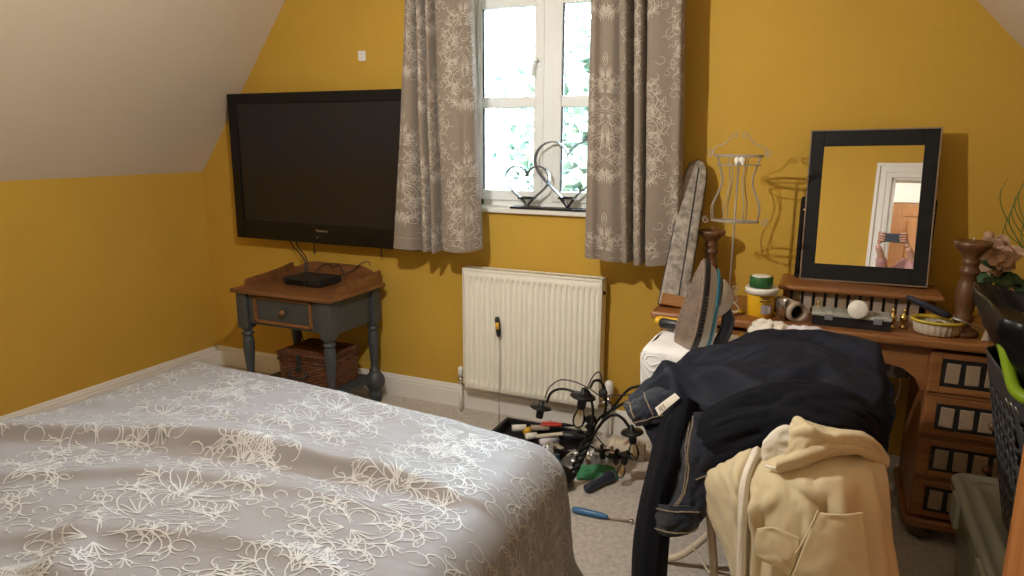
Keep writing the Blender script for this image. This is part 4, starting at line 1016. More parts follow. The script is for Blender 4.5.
# small brass and glass ornaments
def ornament(px, py, Y, lab, k):
    p = at(px, py, Y); x = p.x
    o = thing('brass_ornament', lab, 'ornament', (x, Y, DT)); 
    mb = MB(); mb.lathe([(.014, 0), (.015, .004), (.006, .010), (.004, .018), (.012, .028), (.016, .040), (.013, .050), (.005, .056), (.004, .066), (.009, .072), (0, .080)], c=(x, Y, DT), n=20); mb.build('body', 'brass', o)
    if k:
        for s_ in (-1, 1): mb = MB(); mb.tube(spline([(x+s_*.012, Y, DT+.045), (x+s_*.026, Y, DT+.05), (x+s_*.028, Y, DT+.03), (x+s_*.014, Y, DT+.022)]), .003, n=6); mb.build('handle', 'brass', o)
ornament(819, 296, 3.085, 'small brass ornament on the desk behind the compartment box', 1)
for k, (px, lab) in enumerate(((895, 'small brass ornament, left one of the close pair beside the yellow-rimmed dish'), (906, 'small brass ornament nearest to the yellow-rimmed dish'))): ornament(px, 300, 3.07+.012*k, lab, 0)
# fluted dish
bx_, by_ = at(938, 325, 3.02).x, 3.035
ds = thing('fluted_dish', 'round fluted cream dish with a mustard yellow rim on the desk', 'dish', (bx_, by_, DT))
def dish(prof, flute=0):
    P = []
    for i in range(97):
        a = 2*math.pi*i/96; P.append([Vector((bx_+(r+flute*math.cos(a*24)*(r > .05))*math.cos(a), by_+(r+flute*math.cos(a*24)*(r > .05))*math.sin(a)*.8, DT+z)) for r, z in prof])
    mb = MB(); mb.grid(P); return mb
dish([(0, .001), (.066, .001), (.076, .008), (.082, .045), (.080, .050), (.072, .012), (0, .008)], .0022).build('bowl', 'dish_glaze', ds)
dish([(.078, .046), (.092, .050), (.095, .056), (.092, .061), (.078, .058), (.074, .050), (.078, .046)]).build('rim', 'dish_yellow', ds)
mb = MB()
for k in range(5): a = k*1.3; mb.ball((bx_+.035*math.cos(a), by_+.03*math.sin(a), DT+.03), .020, sq=(1, .8, .7))
o = mb.build('trinkets', 'darkgrey_plastic'); o['kind'] = 'stuff'; tag(o, 'dark trinkets heaped inside the yellow-rimmed dish', 'trinkets')
# black handled tool across the dish
t0 = at(908, 297, 3.00); t1 = at(950, 317, 2.985); t2 = at(985, 331, 2.98)
kn = thing('hair_styler', 'black handled tool with a thin metal shaft lying across the yellow-rimmed dish', 'tool', (t1.x, 2.99, t1.z))
mb = MB(); dv_ = t1-t0; mb.tube([t0, t0+dv_*.08, t0+dv_*.5, t0+dv_*.85, t1], [.007, .011, .013, .014, .010], n=12); mb.ball(t0, .008); mb.build('handle', 'navy_plastic', kn)
mb = MB(); mb.tube([t1, t2+Vector((0, .0, .001))], .0022, n=6); mb.tube([t1+Vector((0, .008, .003)), t1*.5+t2*.5+Vector((0, .004, .004)), t2+Vector((0, .0, .001))], .0018, n=6); mb.build('shaft', 'steel', kn)
pb = at(988, 328, 3.00)
mb = MB(); P = [[Vector((pb.x+.016*math.cos(a/12*6.283)*(1-.6*j/6)*(1+.25*nz(a, j)), 3.00+.014*math.sin(a/12*6.283)*(1-.5*j/6), DT+.002+.050*j/6+.006*nz(a*.7, j*.9, 3))) for j in range(7)] for a in range(13)]
mb.grid(P, closed_u=False); o = mb.build('crumpled_tissue', 'kraft'); tag(o, 'small crumpled beige tissue on the desk below the right candlestick', 'tissue')

# wall socket with plugs under the desk
q = at(893, 368, WALLY-.006)
so = thing('wall_socket', 'white double wall socket with grey plugs below the desk top', 'socket', (q.x, WALLY, q.z))
mb = MB(); mb.bx(q.x-.075, q.x+.075, WALLY-.010, WALLY, q.z-.043, q.z+.043, bev=.004); mb.build('face_plate', 'white_plastic', so)
mb = MB(); mb.bx(q.x-.055, q.x-.015, WALLY-.034, WALLY-.0105, q.z-.014, q.z+.026, bev=.006); mb.build('plug', 'grey_plastic', so)
mb = MB(); mb.bx(q.x+.005, q.x+.062, WALLY-.042, WALLY-.0105, q.z-.034, q.z+.020, bev=.010); mb.build('plug', 'grey_plastic', so)
mb = MB()
for x in (-.03, .03): mb.bx(q.x+x-.006, q.x+x+.006, WALLY-.014, WALLY-.0095, q.z+.028, q.z+.038, bev=.001)
mb.build('rocker_switch', 'white_plastic', so)
for k, dx in enumerate((-.035, .03)):
    mb = MB(); mb.tube(spline([(q.x+dx, WALLY-.03, q.z-.03), (q.x+dx+.0, WALLY-.05, q.z-.10), (q.x+dx-.03, WALLY-.05, .30), (q.x+dx-.04+.02*k, WALLY-.05, .12), (q.x-.08-.02*k, WALLY-.09, .006), (q.x-.20, WALLY-.16-.08*k, .006), (q.x-.02, WALLY-.22-.05*k, .006), (q.x-.05+.1*k, WALLY-.32, .006)]), .0035, n=6)
    tag(mb.build('cable', 'white_plastic'), ['white flex dropping from the left plug of the wall socket to the carpet', 'white flex dropping from the right plug of the wall socket to the carpet'][k], 'cable', 'white flexes under the desk')
ex = thing('extension_block', 'small white extension block among cables on the carpet under the desk', 'extension lead', (.30, 3.36, 0))
mb = MB(); mb.bx(.20, .39, 3.36, 3.42, .0, .036, bev=.008); mb.build('block', 'white_plastic', ex)
mb = MB(); mb.bx(.22, .26, 3.365, 3.415, .036, .066, bev=.006); mb.build('plug', 'white_plastic', ex)
# ------------------------------------------------------------ dismantled chandelier on the carpet
ch = thing('chandelier', 'black wrought iron chandelier with curved arms standing dismantled on the carpet', 'chandelier', (-.95, 2.80, 0))
hub = at(590, 433, 2.84); foot = at(569, 486, 2.80); foot.z = .02
mb = MB()
P0 = foot; P1 = hub+Vector((.01, 0, .02)); nT = 60
for ph in (0, 2.09, 4.19):
    pts = []
    for i in range(nT+1):
        t = i/nT; c = P0*(1-t)+P1*t; rr = .016*(.6+.4*math.sin(math.pi*t)); a = ph+t*16
        pts.append(c+Vector((math.cos(a)*rr, math.sin(a)*rr, 0)))
    mb.tube(pts, .008, n=6)
mb.lathe([(0, -.02), (.012, -.015), (.024, 0), (.012, .015), (.026, .03), (.012, .045), (.030, .06), (.026, .075), (.012, .085)], c=tuple(hub), n=20)
mb.lathe([(0, -.018), (.018, -.012), (.022, .0), (.014, .016), (.02, .03), (0, .034)], c=tuple(P0), n=16)
mb.build('twisted_stem', 'black_iron', ch)
bc = at(559, 474, 2.76)
mb = MB(); mb.M = Matrix.Translation((bc.x+.01, 2.76, .055)) @ Matrix.Rotation(R(70), 4, 'X') @ Matrix.Rotation(R(25), 4, 'Y'); mb.lathe([(.002, .045), (.02, .044), (.045, .03), (.056, .005), (.058, -.015), (.052, -.014), (.046, .006), (.0, .03)], n=28, cap=False); mb.build('ceiling_cup', 'black_iron', ch)
def arm(pix, r=.0065):
    pts = [at(px, py, Y) for px, py, Y in pix]; mb = MB(); mb.tube(spline(pts, 8), r, n=8); mb.build('arm', 'black_iron', ch)
def bulb_holder(px, py, Y, down, bulb=True, s=1.0):
    c = at(px, py, Y); M_ = Matrix.Translation(c) @ Vector(down).to_track_quat('Z', 'Y').to_matrix().to_4x4() @ Matrix.Scale(s, 4)
    mb = MB(); mb.lathe([(0, -.035), (.010, -.03), (.012, -.012), (.016, -.008), (.046, -.004), (.050, .004), (.044, .008), (.020, .006), (.018, .012), (.017, .045), (.015, .052), (0, .052)], M=M_, n=24)
    h = mb.build('lamp_holder', 'black_iron', ch)
    if bulb:
        mb = MB(); mb.lathe([(.012, .050), (.016, .062), (.024, .085), (.025, .100), (.020, .118), (.010, .128), (0, .130)], M=M_, n=18, cap=False); mb.build('bulb', 'bulb_glass', h)
        mb = MB(); mb.tube([M_ @ Vector((.0, 0, .052)), M_ @ Vector((.006, 0, .085)), M_ @ Vector((-.006, .003, .10)), M_ @ Vector((0, 0, .112))], .0022, n=5); mb.build('filament', 'filament', h)
arm([(589, 438, 2.84), (593, 415, 2.80), (590, 395, 2.78), (584, 388, 2.77)])
arm([(588, 440, 2.84), (603, 420, 2.88), (606, 395, 2.90), (601, 382, 2.90), (594, 381, 2.88), (590, 388, 2.86)])
arm([(547, 402, 2.80), (551, 393, 2.80), (560, 389, 2.80), (572, 391, 2.80), (582, 397, 2.80)], .006)
arm([(588, 441, 2.85), (598, 420, 2.90), (612, 410, 2.92), (630, 400, 2.92), (645, 394, 2.92), (652, 385, 2.90)])
arm([(590, 443, 2.84), (600, 425, 2.82), (612, 415, 2.80), (622, 418, 2.80), (631, 430, 2.80)], .007)
arm([(600, 425, 2.92), (615, 405, 2.95), (628, 390, 2.95), (640, 386, 2.95), (655, 384, 2.95)], .0065)
bulb_holder(541, 407, 2.80, (-.10, -.15, -1), False)
bulb_holder(583, 396, 2.78, (-.12, -.1, -1), True, 1.15)
bulb_holder(632, 432, 2.80, (.12, .0, -1), True, 1.0)
for k, (px, py, Y, dn) in enumerate(((602, 450, 3.02, (.2, -.3, -1)), (617, 457, 2.98, (-1, .1, -.1)), (626, 456, 2.93, (-.15, -.5, -.9)))):
    bulb_holder(px, py, Y, dn, k == 2, .8)
arm([(591, 446, 2.86), (600, 452, 2.96), (612, 458, 3.0), (626, 452, 2.95), (636, 458, 2.95)], .0045)
def wire(pix, r, lab):
    mb = MB(); mb.tube(spline([at(px, py, Y) for px, py, Y in pix], 8), r, n=6); mb.build('flex', 'black_rubber', ch)
wire([(545, 398, 2.80), (549, 388, 2.79), (560, 380, 2.79), (575, 382, 2.79), (590, 389, 2.80), (602, 397, 2.84), (612, 395, 2.9), (628, 395, 2.92), (645, 393, 2.92)], .0028, '')
wire([(586, 392, 2.80), (591, 380, 2.82), (596, 373, 2.84), (600, 373, 2.85), (602, 382, 2.86), (603, 397, 2.88), (610, 402, 2.9), (612, 408, 2.92)], .0030, '')
wire([(596, 436, 2.9), (601, 442, 2.97), (606, 448, 3.05), (601, 455, 3.1)], .003, '')
mb = MB(); p = at(603, 393, 2.88); mb.ball(p, .022, sq=(1, .7, .9)); mb.build('connector', 'black_rubber', ch)

# ------------------------------------------------------------ tool tray and clutter on the carpet
def onF(px, py, z=0.0):
    d = _f*FPX + _r*(px-512) - _u*(py-288); return EYE + d*((z-EYE.z)/d.z)
trx0, trx1, try0, try1 = -1.50, -1.02, 3.04, 3.30
tr = thing('tool_tray', 'open black plastic tray of oddments on the carpet under the radiator', 'tray', ((trx0+trx1)/2, (try0+try1)/2, 0))
mb = MB(); mb.bx(trx0, trx1, try0, try1, 0.001, .006, bev=0)
for a, b2, c, d in ((trx0, trx1, try0, try0+.008), (trx0, trx1, try1-.008, try1), (trx0, trx0+.008, try0, try1), (trx1-.008, trx1, try0, try1)): mb.bx(a, b2, c, d, 0.001, .055, bev=.003)
mb.bx(trx0-.012, trx1+.012, try1-.004, try1+.008, .048, .056, bev=.002); mb.bx(trx0-.012, trx0+.004, try0, try1, .048, .056, bev=.002); mb.bx(trx1-.004, trx1+.012, try0, try1, .048, .056, bev=.002)
mb.build('tray_shell', 'black_plastic', tr)
mb = MB(); mb.bx(trx0+.2, trx0+.206, try0+.008, try1-.008, .006, .045, bev=0); mb.build('divider', 'black_plastic', tr)
def roll(px, py, z, L, r, ang, m, name, lab, cat):
    c = onF(px, py, z); M_ = Matrix.Translation(c) @ Matrix.Rotation(R(ang), 4, 'Z') @ Matrix.Rotation(R(90), 4, 'Y')
    mb = MB(); mb.lathe([(r*.3, -L/2), (r, -L/2), (r*1.02, -L/4), (r, L/2), (r*.3, L/2), (r*.3, L/2-.004)], M=M_, n=18); return tag(mb.build(name, m), lab, cat)
roll(519, 428, .07, .075, .018, 30, 'tub_white', 'plaster_roll', 'white roll at the left end of the black tool tray', 'roll')
roll(531, 436, .075, .060, .017, 40, 'tub_white', 'plaster_roll', 'white roll in the tool tray right of the yellow reel', 'roll')
roll(527, 431, .055, .04, .019, 70, 'yellow_plastic', 'tape_reel', 'small yellow reel among the white rolls in the tool tray', 'reel')
roll(540, 428, .062, .10, .015, 20, 'kraft', 'filler_tube', 'pale tube lying in the middle of the tool tray', 'tube')
roll(548, 424, .06, .05, .014, 80, 'tub_white', 'putty_tube', 'short white tube standing out behind the pale tube in the tray', 'tube')
def slabx(px, py, z, L, w_, t_, ang, m, name, lab, cat, tilt=0):
    c = onF(px, py, z); mb = MB(); mb.box(tuple(c), (L, w_, t_), bev=min(t_*.3, .004), rot=(R(tilt), R(-4), R(ang))); return tag(mb.build(name, m), lab, cat)
slabx(549, 435, .082, .14, .028, .010, 30, 'dish_glaze', 'wooden_strip', 'cream flat strip lying across the front of the tool tray', 'strip')
slabx(586, 427, .062, .12, .030, .006, 28, 'green_note', 'folded_card', 'pale green card lying at the right end of the tool tray', 'card')
rt = thing('red_pliers', 'red handled pliers lying across the tool tray', 'pliers', tuple(onF(556, 425, .07)))
c = onF(556, 425, .078)
for s_ in (-1, 1): mb = MB(); mb.tube(spline([c+Vector((-.075, s_*.012-.02, 0)), c+Vector((-.03, s_*.018-.005, .002)), c+Vector((.01, s_*.010+.006, .002)), c+Vector((.03, .012, .002))]), .008, n=8); mb.build('handle', 'red_plastic', rt)
mb = MB(); mb.tube([c+Vector((.028, .012, .002)), c+Vector((.05, .018, .002)), c+Vector((.09, .03, .0))], [.012, .011, .004], n=8); mb.build('jaws', 'black_iron', rt)
bt = thing('cordless_grip', 'black moulded tool grip in the right half of the tool tray', 'tool', tuple(onF(570, 440, .04)))
c = onF(568, 438, .05)
mb = MB(); mb.tube([c+Vector((-.06, -.02, 0)), c+Vector((-.03, -.01, .012)), c+Vector((.02, .0, .014)), c+Vector((.09, .02, .004))], [.014, .022, .024, .015], n=12); mb.build('grip', 'black_plastic', bt)
mb = MB(); mb.tube([c+Vector((.02, .0, .01)), c+Vector((.03, .05, .02)), c+Vector((.035, .09, .012))], [.014, .012, .010], n=10); mb.build('spur', 'black_plastic', bt)
# wrapped packets in front of the tray
def crumple(px, py, Y, w_, d_, h_, m, seed, name, lab, cat, ang=0, z0=.003, sharp=1.0):
    c = onF(px, py, 0.0); c.z = z0; n = 26; P = []
    ca, sa = math.cos(R(ang)), math.sin(R(ang))
    for i in range(n+1):
        row = []
        for j in range(n+1):
            u = i/n*2-1; v = j/n*2-1; e = max(0, (1-u**4)*(1-v**4))**.5
            z = h_*e*(.75+.5*nz(u*1.7+seed, v*1.7))+.010*sharp*ridged(u*2.2, v*2.2, seed)*e
            x = u*w_/2*(1+.10*nz(v*2, seed)); y = v*d_/2*(1+.10*nz(u*2, seed+5))
            row.append(c+Vector((x*ca-y*sa, x*sa+y*ca, max(0, z))))
        P.append(row)
    mb = MB(); mb.grid(P); mb.grid([[Vector((p.x, p.y, z0-.001)) for p in r] for r in P][::n])
    return tag(mb.build(name, m), lab, cat)
roll(549, 441, .05, .10, .020, 52, 'packet_white', 'wrapped_packet', 'white wrapped packet sticking out in front of the tool tray', 'packet')
crumple(551, 455, 0, .13, .12, .06, 'bag_plastic', 3.3, 'clear_packet', 'crumpled clear packet with a blue tint beside the bed corner', 'packet')
roll(552, 458, .022, .07, .02, 15, 'blue_plastic', 'blue_reel', 'small blue reel inside the clear packet beside the bed corner', 'reel')
crumple(577, 462, 0, .15, .12, .05, 'bag_plastic', 9.1, 'plastic_bag', 'crumpled clear plastic bag between the tool tray and the chandelier stem', 'bag')
crumple(596, 474, 0, .19, .13, .028, 'green_packet', 5.2, 'green_packet', 'flat green packet on the carpet beside the chandelier stem', 'packet', 25)
crumple(600, 460, 0, .16, .10, .07, 'bag_plastic', 7.7, 'plastic_bag', 'clear plastic bag lying over the green packet', 'bag', 35)
tc_ = thing('torch', 'dark blue cylindrical torch lying on the carpet beside the green packet', 'torch', tuple(onF(600, 484, 0)))
a = onF(586, 489, .024); b2 = onF(611, 476, .026); dd = (b2-a)
mb = MB(); mb.tube([a, a+dd*.03, a+dd*.7, a+dd*.78, b2-dd*.05, b2], [.015, .020, .021, .026, .029, .027], n=20); mb.build('torch_body', 'navy_plastic', tc_)
mb = MB(); mb.tube([b2, b2+dd*.05], [.026, .024], n=20); mb.build('torch_lens', 'grey_plastic', tc_)
sd = thing('screwdriver', 'long screwdriver with a blue handle lying on the carpet at the bed corner', 'screwdriver', tuple(onF(600, 515, 0)))
a = onF(572, 509, .016); b2 = onF(608, 517, .014); c = onF(629, 521, .010); dd = b2-a
mb = MB(); mb.tube([a, a+dd*.06, a+dd*.4, a+dd*.8, a+dd*.92, b2], [.006, .013, .015, .013, .010, .008], n=10); mb.build('handle', 'blue_plastic', sd)
mb = MB(); mb.tube([b2, c], .0045, n=8); mb.build('shaft', 'kraft', sd)
mb = MB(); mb.tube([c, c+(c-b2)*.18], [.008, .012], n=10); mb.build('tip', 'chrome', sd)
# rolled offcut by the skirting
c0 = onF(609, 447, .04); c1 = onF(645, 452, .04)
wr_ = thing('rolled_offcut', 'cream padded roll on the carpet against the skirting right of the radiator', 'roll', ((c0.x+c1.x)/2, (c0.y+c1.y)/2, 0))
dd = (c1-c0); mb = MB(); mb.tube([c0, c0+dd*.02, c0+dd*.1, c0+dd*.5, c0+dd*.97, c1], [.030, .045, .050, .048, .048, .038], n=22); mb.build('roll_wrap', 'offcut_cream', wr_)
mb = MB()
for t_ in (.18, .82): p_ = c0+dd*t_; mb.tube([p_-dd*.01, p_+dd*.01], .0505, n=22); 
o = mb.build('band', 'kraft', wr_)
# ------------------------------------------------------------ low table under the washing
IB = thing('folding_table', 'low table with cream tubular legs buried under the clothes', 'table', (-.12, 2.33, 0))
bz = .560
mb = MB(); mb.bx(-.40, .185, 2.08, 2.80, bz, bz+.022, bev=.010); mb.build('table_top', 'white_plastic', IB)
def leg(pts, r=.013):
    mb = MB(); mb.tube(pts, r, n=12); mb.build('leg', 'cream_metal', IB)
leg(spline([(.10, 2.36, bz-.005), (-.12, 2.37, .40), (-.31, 2.385, .13), (-.40, 2.39, .035), (-.47, 2.395, .014), (-.50, 2.40, .014)], 8))
leg([(-.275, 2.10, bz-.005), (-.235, 2.10, .25), (-.205, 2.10, .014)], .0135)
leg([(.12, 2.10, bz-.005), (.16, 2.10, .014)]); leg([(-.40, 2.74, bz-.005), (-.40, 2.74, .014)]); leg([(.14, 2.74, bz-.005), (.15, 2.74, .014)])
mb = MB(); mb.tube([(-.345, 2.385, .10), (-.22, 2.10, .16)], .0035, n=6); mb.tube([(-.22, 2.10, .20), (.15, 2.10, .20)], .0035, n=6); mb.build('brace_wire', 'cream_metal', IB)
for p in ((-.50, 2.40), (-.205, 2.10), (.16, 2.10), (-.40, 2.74), (.15, 2.74)):
    mb = MB(); mb.ball((p[0], p[1], .0175), .0165, n=12); mb.build('rubber_foot', 'cream_metal', IB)

# white embossed linen folded on the left end of the board
def G(rows): return [[at(px, py, Y) for px, py, Y in r] for r in rows]
wl = thing('white_bedspread', 'folded white bedspread with embossed scrolls, piled under the iron', 'bedspread', (-.42, 2.5, bz+.022))
X0, X1, Y0, Y1, Z0, Z1 = -.575, .02, 2.50, 2.81, .423, .80
def rbox(x0, x1, y0, y1, z0, z1, r, seed, amp=.006, n=60):
    """soft folded-cloth block: rounded box surface with creases and fold lines on its sides"""
    P = []
    cx, cy = (x0+x1)/2, (y0+y1)/2; hx, hy_ = (x1-x0)/2, (y1-y0)/2
    prof = [(0.0, 0), (.5, 0), (.93, 0), (.985, .04), (1, .12)]+[(1+.012*math.cos(2*math.pi*3*t), .12+.76*t) for t in [i/18 for i in range(1, 18)]]+[(1, .88), (.985, .96), (.93, 1), (.5, 1), (0, 1)]
    for f, t in prof:
        row = []
        for k in range(n*2+1):
            a = 2*math.pi*k/(n*2); c, s_ = math.cos(a), math.sin(a); e = .22
            px = math.copysign(abs(c)**e, c); py = math.copysign(abs(s_)**e, s_)
            p = Vector((cx+hx*px*f, cy+hy_*py*f, z0+(z1-z0)*t))
            q = amp*(ridged(p.x*7, p.y*7, p.z*14+seed)-.4); d = Vector((px, py, (t-.5)*1.5)).normalized()
            row.append(p+d*q)
        P.append(row)
    mb = MB(); mb.grid(P); return mb
mb = rbox(X0, X1, Y0, Y1, Z0+.16, Z1, .02, 2, .005); mb.build('folded_layers', 'white_linen', wl)
# front flap with embossing hanging over the board end
rows = [[Vector((X0+.02, 2.79, Z1-.006)), Vector((X0+.01, 2.66, Z1+.002)), Vector((X0+.01, 2.54, Z1-.004)), Vector((X0+.03, 2.51, Z1-.02))],
        [Vector((X0-.012, 2.80, Z1-.03)), Vector((X0-.02, 2.66, Z1-.03)), Vector((X0-.014, 2.52, Z1-.035)), Vector((X0+.02, 2.485, Z1-.05))],
        [Vector((X0-.018, 2.80, Z1-.13)), Vector((X0-.024, 2.66, Z1-.13)), Vector((X0-.016, 2.52, Z1-.12)), Vector((X0+.03, 2.475, Z1-.13))],
        [Vector((X0-.004, 2.79, Z1-.24)), Vector((X0-.014, 2.66, Z1-.25)), Vector((X0-.004, 2.52, Z1-.23)), Vector((X0+.05, 2.48, Z1-.23))]]
# second flap hanging over the front side of the stack
rows2 = [[Vector((X0+.02, 2.60, Z1+.001)), Vector((-.40, 2.60, Z1+.004)), Vector((-.25, 2.60, Z1+.004)), Vector((-.05, 2.60, Z1+.004))],
         [Vector((X0-.005, 2.50, Z1-.006)), Vector((-.40, 2.495, Z1-.003)), Vector((-.25, 2.495, Z1-.003)), Vector((-.05, 2.495, Z1-.003))],
         [Vector((X0-.008, 2.475, Z1-.06)), Vector((-.40, 2.468, Z1-.06)), Vector((-.25, 2.47, Z1-.06)), Vector((-.05, 2.47, Z1-.06))],
         [Vector((X0+.010, 2.475, Z1-.24)), Vector((-.40, 2.462, Z1-.22)), Vector((-.25, 2.46, Z1-.2)), Vector((-.05, 2.46, Z1-.16))]]
for rr, sd_ in ((rows, 1), (rows2, 4)):
    P = net(rr, 14); P = displace(P, lambda u, v, p: .004*(ridged(p.x*6+p.y*9, p.z*8, sd_)-.5)*min(1, u*3)+.002*math.sin(p.y*60+p.x*50)*u)
    mb = MB(); mb.grid(P); nu_, nv_ = len(P), len(P[0])
    def sf(a, b2, P=P, nu_=nu_, nv_=nv_):
        a = min(max(a, 0), .999)*(nu_-1); b2 = min(max(b2, 0), .999)*(nv_-1); i, j = int(a), int(b2); a -= i; b2 -= j
        return (P[i][j]*(1-a)+P[i+1][j]*a)*(1-b2)+(P[i][j+1]*(1-a)+P[i+1][j+1]*a)*b2
    for (cu, cv) in ((.60, .10), (.80, .24), (.58, .40), (.80, .60), (.60, .80), (.82, .93)):
        for tt in (1.0, .7, .42):
            pts = [sf(cu+.16*tt*math.cos(k/20*6.283)*(1+.12*math.cos(k/20*6.283*5)), cv+.13*tt*math.sin(k/20*6.283)*(1+.12*math.cos(k/20*6.283*5))) for k in range(20)]
            mb.tube(pts, .0035, n=6, closed=True)
    o = mb.build('embossed_flap', 'white_linen', wl)

# ------------------------------------------------------------ steam iron standing on its heel
ir = thing('steam_iron', 'steam iron standing on its heel on the white bedspread, brown soleplate showing', 'iron', (-.33, 2.47, .803))
H0 = Vector((at(681, 346, 2.55).x, 2.55, .803))
# local frame: Z up (tip), X towards the handle side, Y across the soleplate
dirx = Vector((.76, .65, 0)).normalized(); diry = Vector((-dirx.y, dirx.x, 0)); dz_ = (Vector((0, 0, 1))+dirx*.22).normalized(); dirx2 = (dirx-dz_*dirx.dot(dz_)).normalized()
BS = 1.38
MI = Matrix(((dirx2.x*BS, diry.x, dz_.x, H0.x), (dirx2.y*BS, diry.y, dz_.y, H0.y), (dirx2.z*BS, diry.z, dz_.z, H0.z), (0, 0, 0, 1)))
def sole(t):   # half width at height t (0 heel .. 1 tip)
    return .072*(1-max(0, t)**2.1)**.8*(.72+.28*min(1, t/.18)**.5 if t < .18 else 1)
Hh = .335
def shell(x0, x1, sc0, sc1, h0, h1, m, name, mt, par=ir, n=36):
    mb = MB(); mb.M = MI; ring_ = []
    ts = [0]+[(i/n)**.9 for i in range(1, n)]+[.9995]
    o = [(sole(t), t) for t in ts]
    prof = [(w_, t) for w_, t in o]+[(-w_, t) for w_, t in o[::-1]]
    P = []
    for (x, sc, hh_) in ((x0, sc0*.0, h0), (x0, sc0*.96, h0), (x0+.002, sc0, h0), (x1-.002, sc1, h1), (x1, sc1*.96, h1), (x1, 0, h1)):
        P.append([Vector((x, w_*sc, .0+(t*Hh*hh_ if sc else .5*Hh*hh_))) for w_, t in prof]+[Vector((x, prof[0][0]*sc, prof[0][1]*Hh*hh_ if sc else .5*Hh*hh_))])
    mb.grid(P, smooth=False); return mb.build(name, mt, par)
shell(0, .006, 1.0, 1.0, 1.0, 1.0, 0, 'soleplate', 'iron_plate')
shell(.006, .022, 1.03, 1.02, 1.005, 1.0, 0, 'black_skirt', 'black_plastic')
shell(.022, .052, .98, .86, .97, .90, 0, 'body_shell', 'iron_white')
shell(.050, .060, .93, .90, .93, .90, 0, 'blue_trim', 'iron_blue')
shell(.060, .074, .84, .66, .86, .78, 0, 'upper_shell', 'iron_white')
mb = MB(); mb.M = MI
P = []
for i in range(21):
    t = i/20; z = Hh*(.36+.46*t); hgt = .056*math.sin(math.pi*(.05+.9*t))**.8; w_ = .042*math.sin(math.pi*(.08+.84*t))**.6
    P.append([Vector((.066+hgt*math.sin(math.pi*k/12), w_*math.cos(math.pi*k/12), z)) for k in range(13)])
mb.grid(P); mb.build('water_tank', 'iron_white', ir)
mb = MB(); mb.M = MI; mb.tube(spline([(.085, 0, .185), (.108, 0, .165), (.124, 0, .125), (.124, 0, .07), (.112, 0, .025), (.088, 0, .008), (.060, 0, .010)], 6), [.010]+[.016]*10+[.020]*16+[.018]*10, n=14); mb.build('handle', 'navy_plastic', ir)
mb = MB(); mb.M = MI; mb.bx(.0, .075, -.048, .048, .0, .012, bev=.005); mb.build('heel_rest', 'iron_white', ir)
mb = MB(); mb.M = MI; mb.bx(.052, .066, -.014, .014, .03, .17, bev=.005); mb.build('blue_spine', 'iron_blue', ir)
mb = MB(); mb.M = MI
for k in range(14): a = .02+.013*k; mb.bx(.0105, .0175, -sole(a/Hh)*1.035-.0006, -sole(a/Hh)*1.035+.001, a+.01, a+.018, bev=0)
mb.build('side_lettering', 'silver', ir)
mb = MB()
for k in range(9):
    for s_ in (-1, 1):
        t = .15+k*.08; mb.M = MI; mb.lathe([(.0028, 0), (.0028, .0012), (0, .0012)], M=Matrix.Translation((-.0008, s_*sole(t)*.72, t*Hh)) @ Matrix.Rotation(R(90), 4, 'Y'), n=8)
mb.build('steam_holes', 'black_plastic', ir)

# things lying round the iron
a = at(648, 328, 2.66); b2 = at(700, 334, 2.60)
lv_ = thing('spirit_level', 'yellow and black tool lying on the white bedspread behind the iron', 'tool', (a.x+.08, 2.62, .803))
mb = MB(); mb.tube([Vector((-.575, 2.745, .834)), Vector((-.565, 2.743, .834)), Vector((-.40, 2.71, .834))], [.018, .023, .022], n=14); mb.build('grip', 'black_plastic', lv_)
mb = MB(); mb.tube([Vector((-.582, 2.748, .846)), Vector((-.40, 2.712, .848))], .013, n=12); mb.ball((-.585, 2.748, .838), .017, n=12); mb.build('yellow_stripe', 'yellow_plastic', lv_)
mb = MB(); mb.tube([Vector((-.50, 2.665, .822)), Vector((-.49, 2.663, .823)), Vector((-.42, 2.65, .823))], [.010, .018, .018], n=14)
tag(mb.build('grey_cylinder', 'grey_plastic'), 'short dark grey rounded stick lying in front of the yellow tool beside the iron', 'stick')
def wad(c, sx, sy, sz_, m, seed, name, lab, cat, amp=.35):
    P = []
    for i in range(33):
        th = math.pi*i/32; row = []
        for k in range(49):
            a = 2*math.pi*k/48; d = Vector((math.sin(th)*math.cos(a), math.sin(th)*math.sin(a), math.cos(th)))
            r_ = 1+amp*(ridged(d.x*1.6+seed, d.y*1.6, d.z*1.6)-.55)
            row.append(Vector((c[0]+d.x*sx*r_, c[1]+d.y*sy*r_, c[2]+max(-sz_, d.z*sz_*r_))))
        P.append(row)
    mb = MB(); mb.grid(P); return tag(mb.build(name, m), lab, cat)
wad((-.16, 2.72, .848), .075, .06, .047, 'cream_lining', 2.0, 'crumpled_cloth', 'small crumpled off-white cloth just right of the iron handle', 'cloth')
wad((-.04, 2.72, .842), .09, .05, .040, 'packet_white', 6.0, 'crumpled_bag', 'crumpled white plastic wrapper below the edge of the desk, right of the iron', 'wrapper', .6)
mb = MB(); mb.tube([Vector((-.27, 2.745, .815)), Vector((-.20, 2.75, .815))], .011, n=10); tag(mb.build('yellow_marker', 'yellow_plastic'), 'short yellow stick lying behind the iron handle', 'marker')
# chrome clip things at the desk edge behind the iron
mb = MB(); p0 = at(738, 303, 3.0); mb.tube([Vector((p0.x-.02, 3.0, DT+.012)), Vector((p0.x+.02, 3.05, DT+.012))], .011, n=12); mb.tube([Vector((p0.x-.025, 2.99, DT+.012)), Vector((p0.x-.018, 2.998, DT+.012))], .014, n=12)
tag(mb.build('metal_lighter', 'chrome'), 'small shiny metal cylinder on the desk left of the yellow tub', 'cylinder')

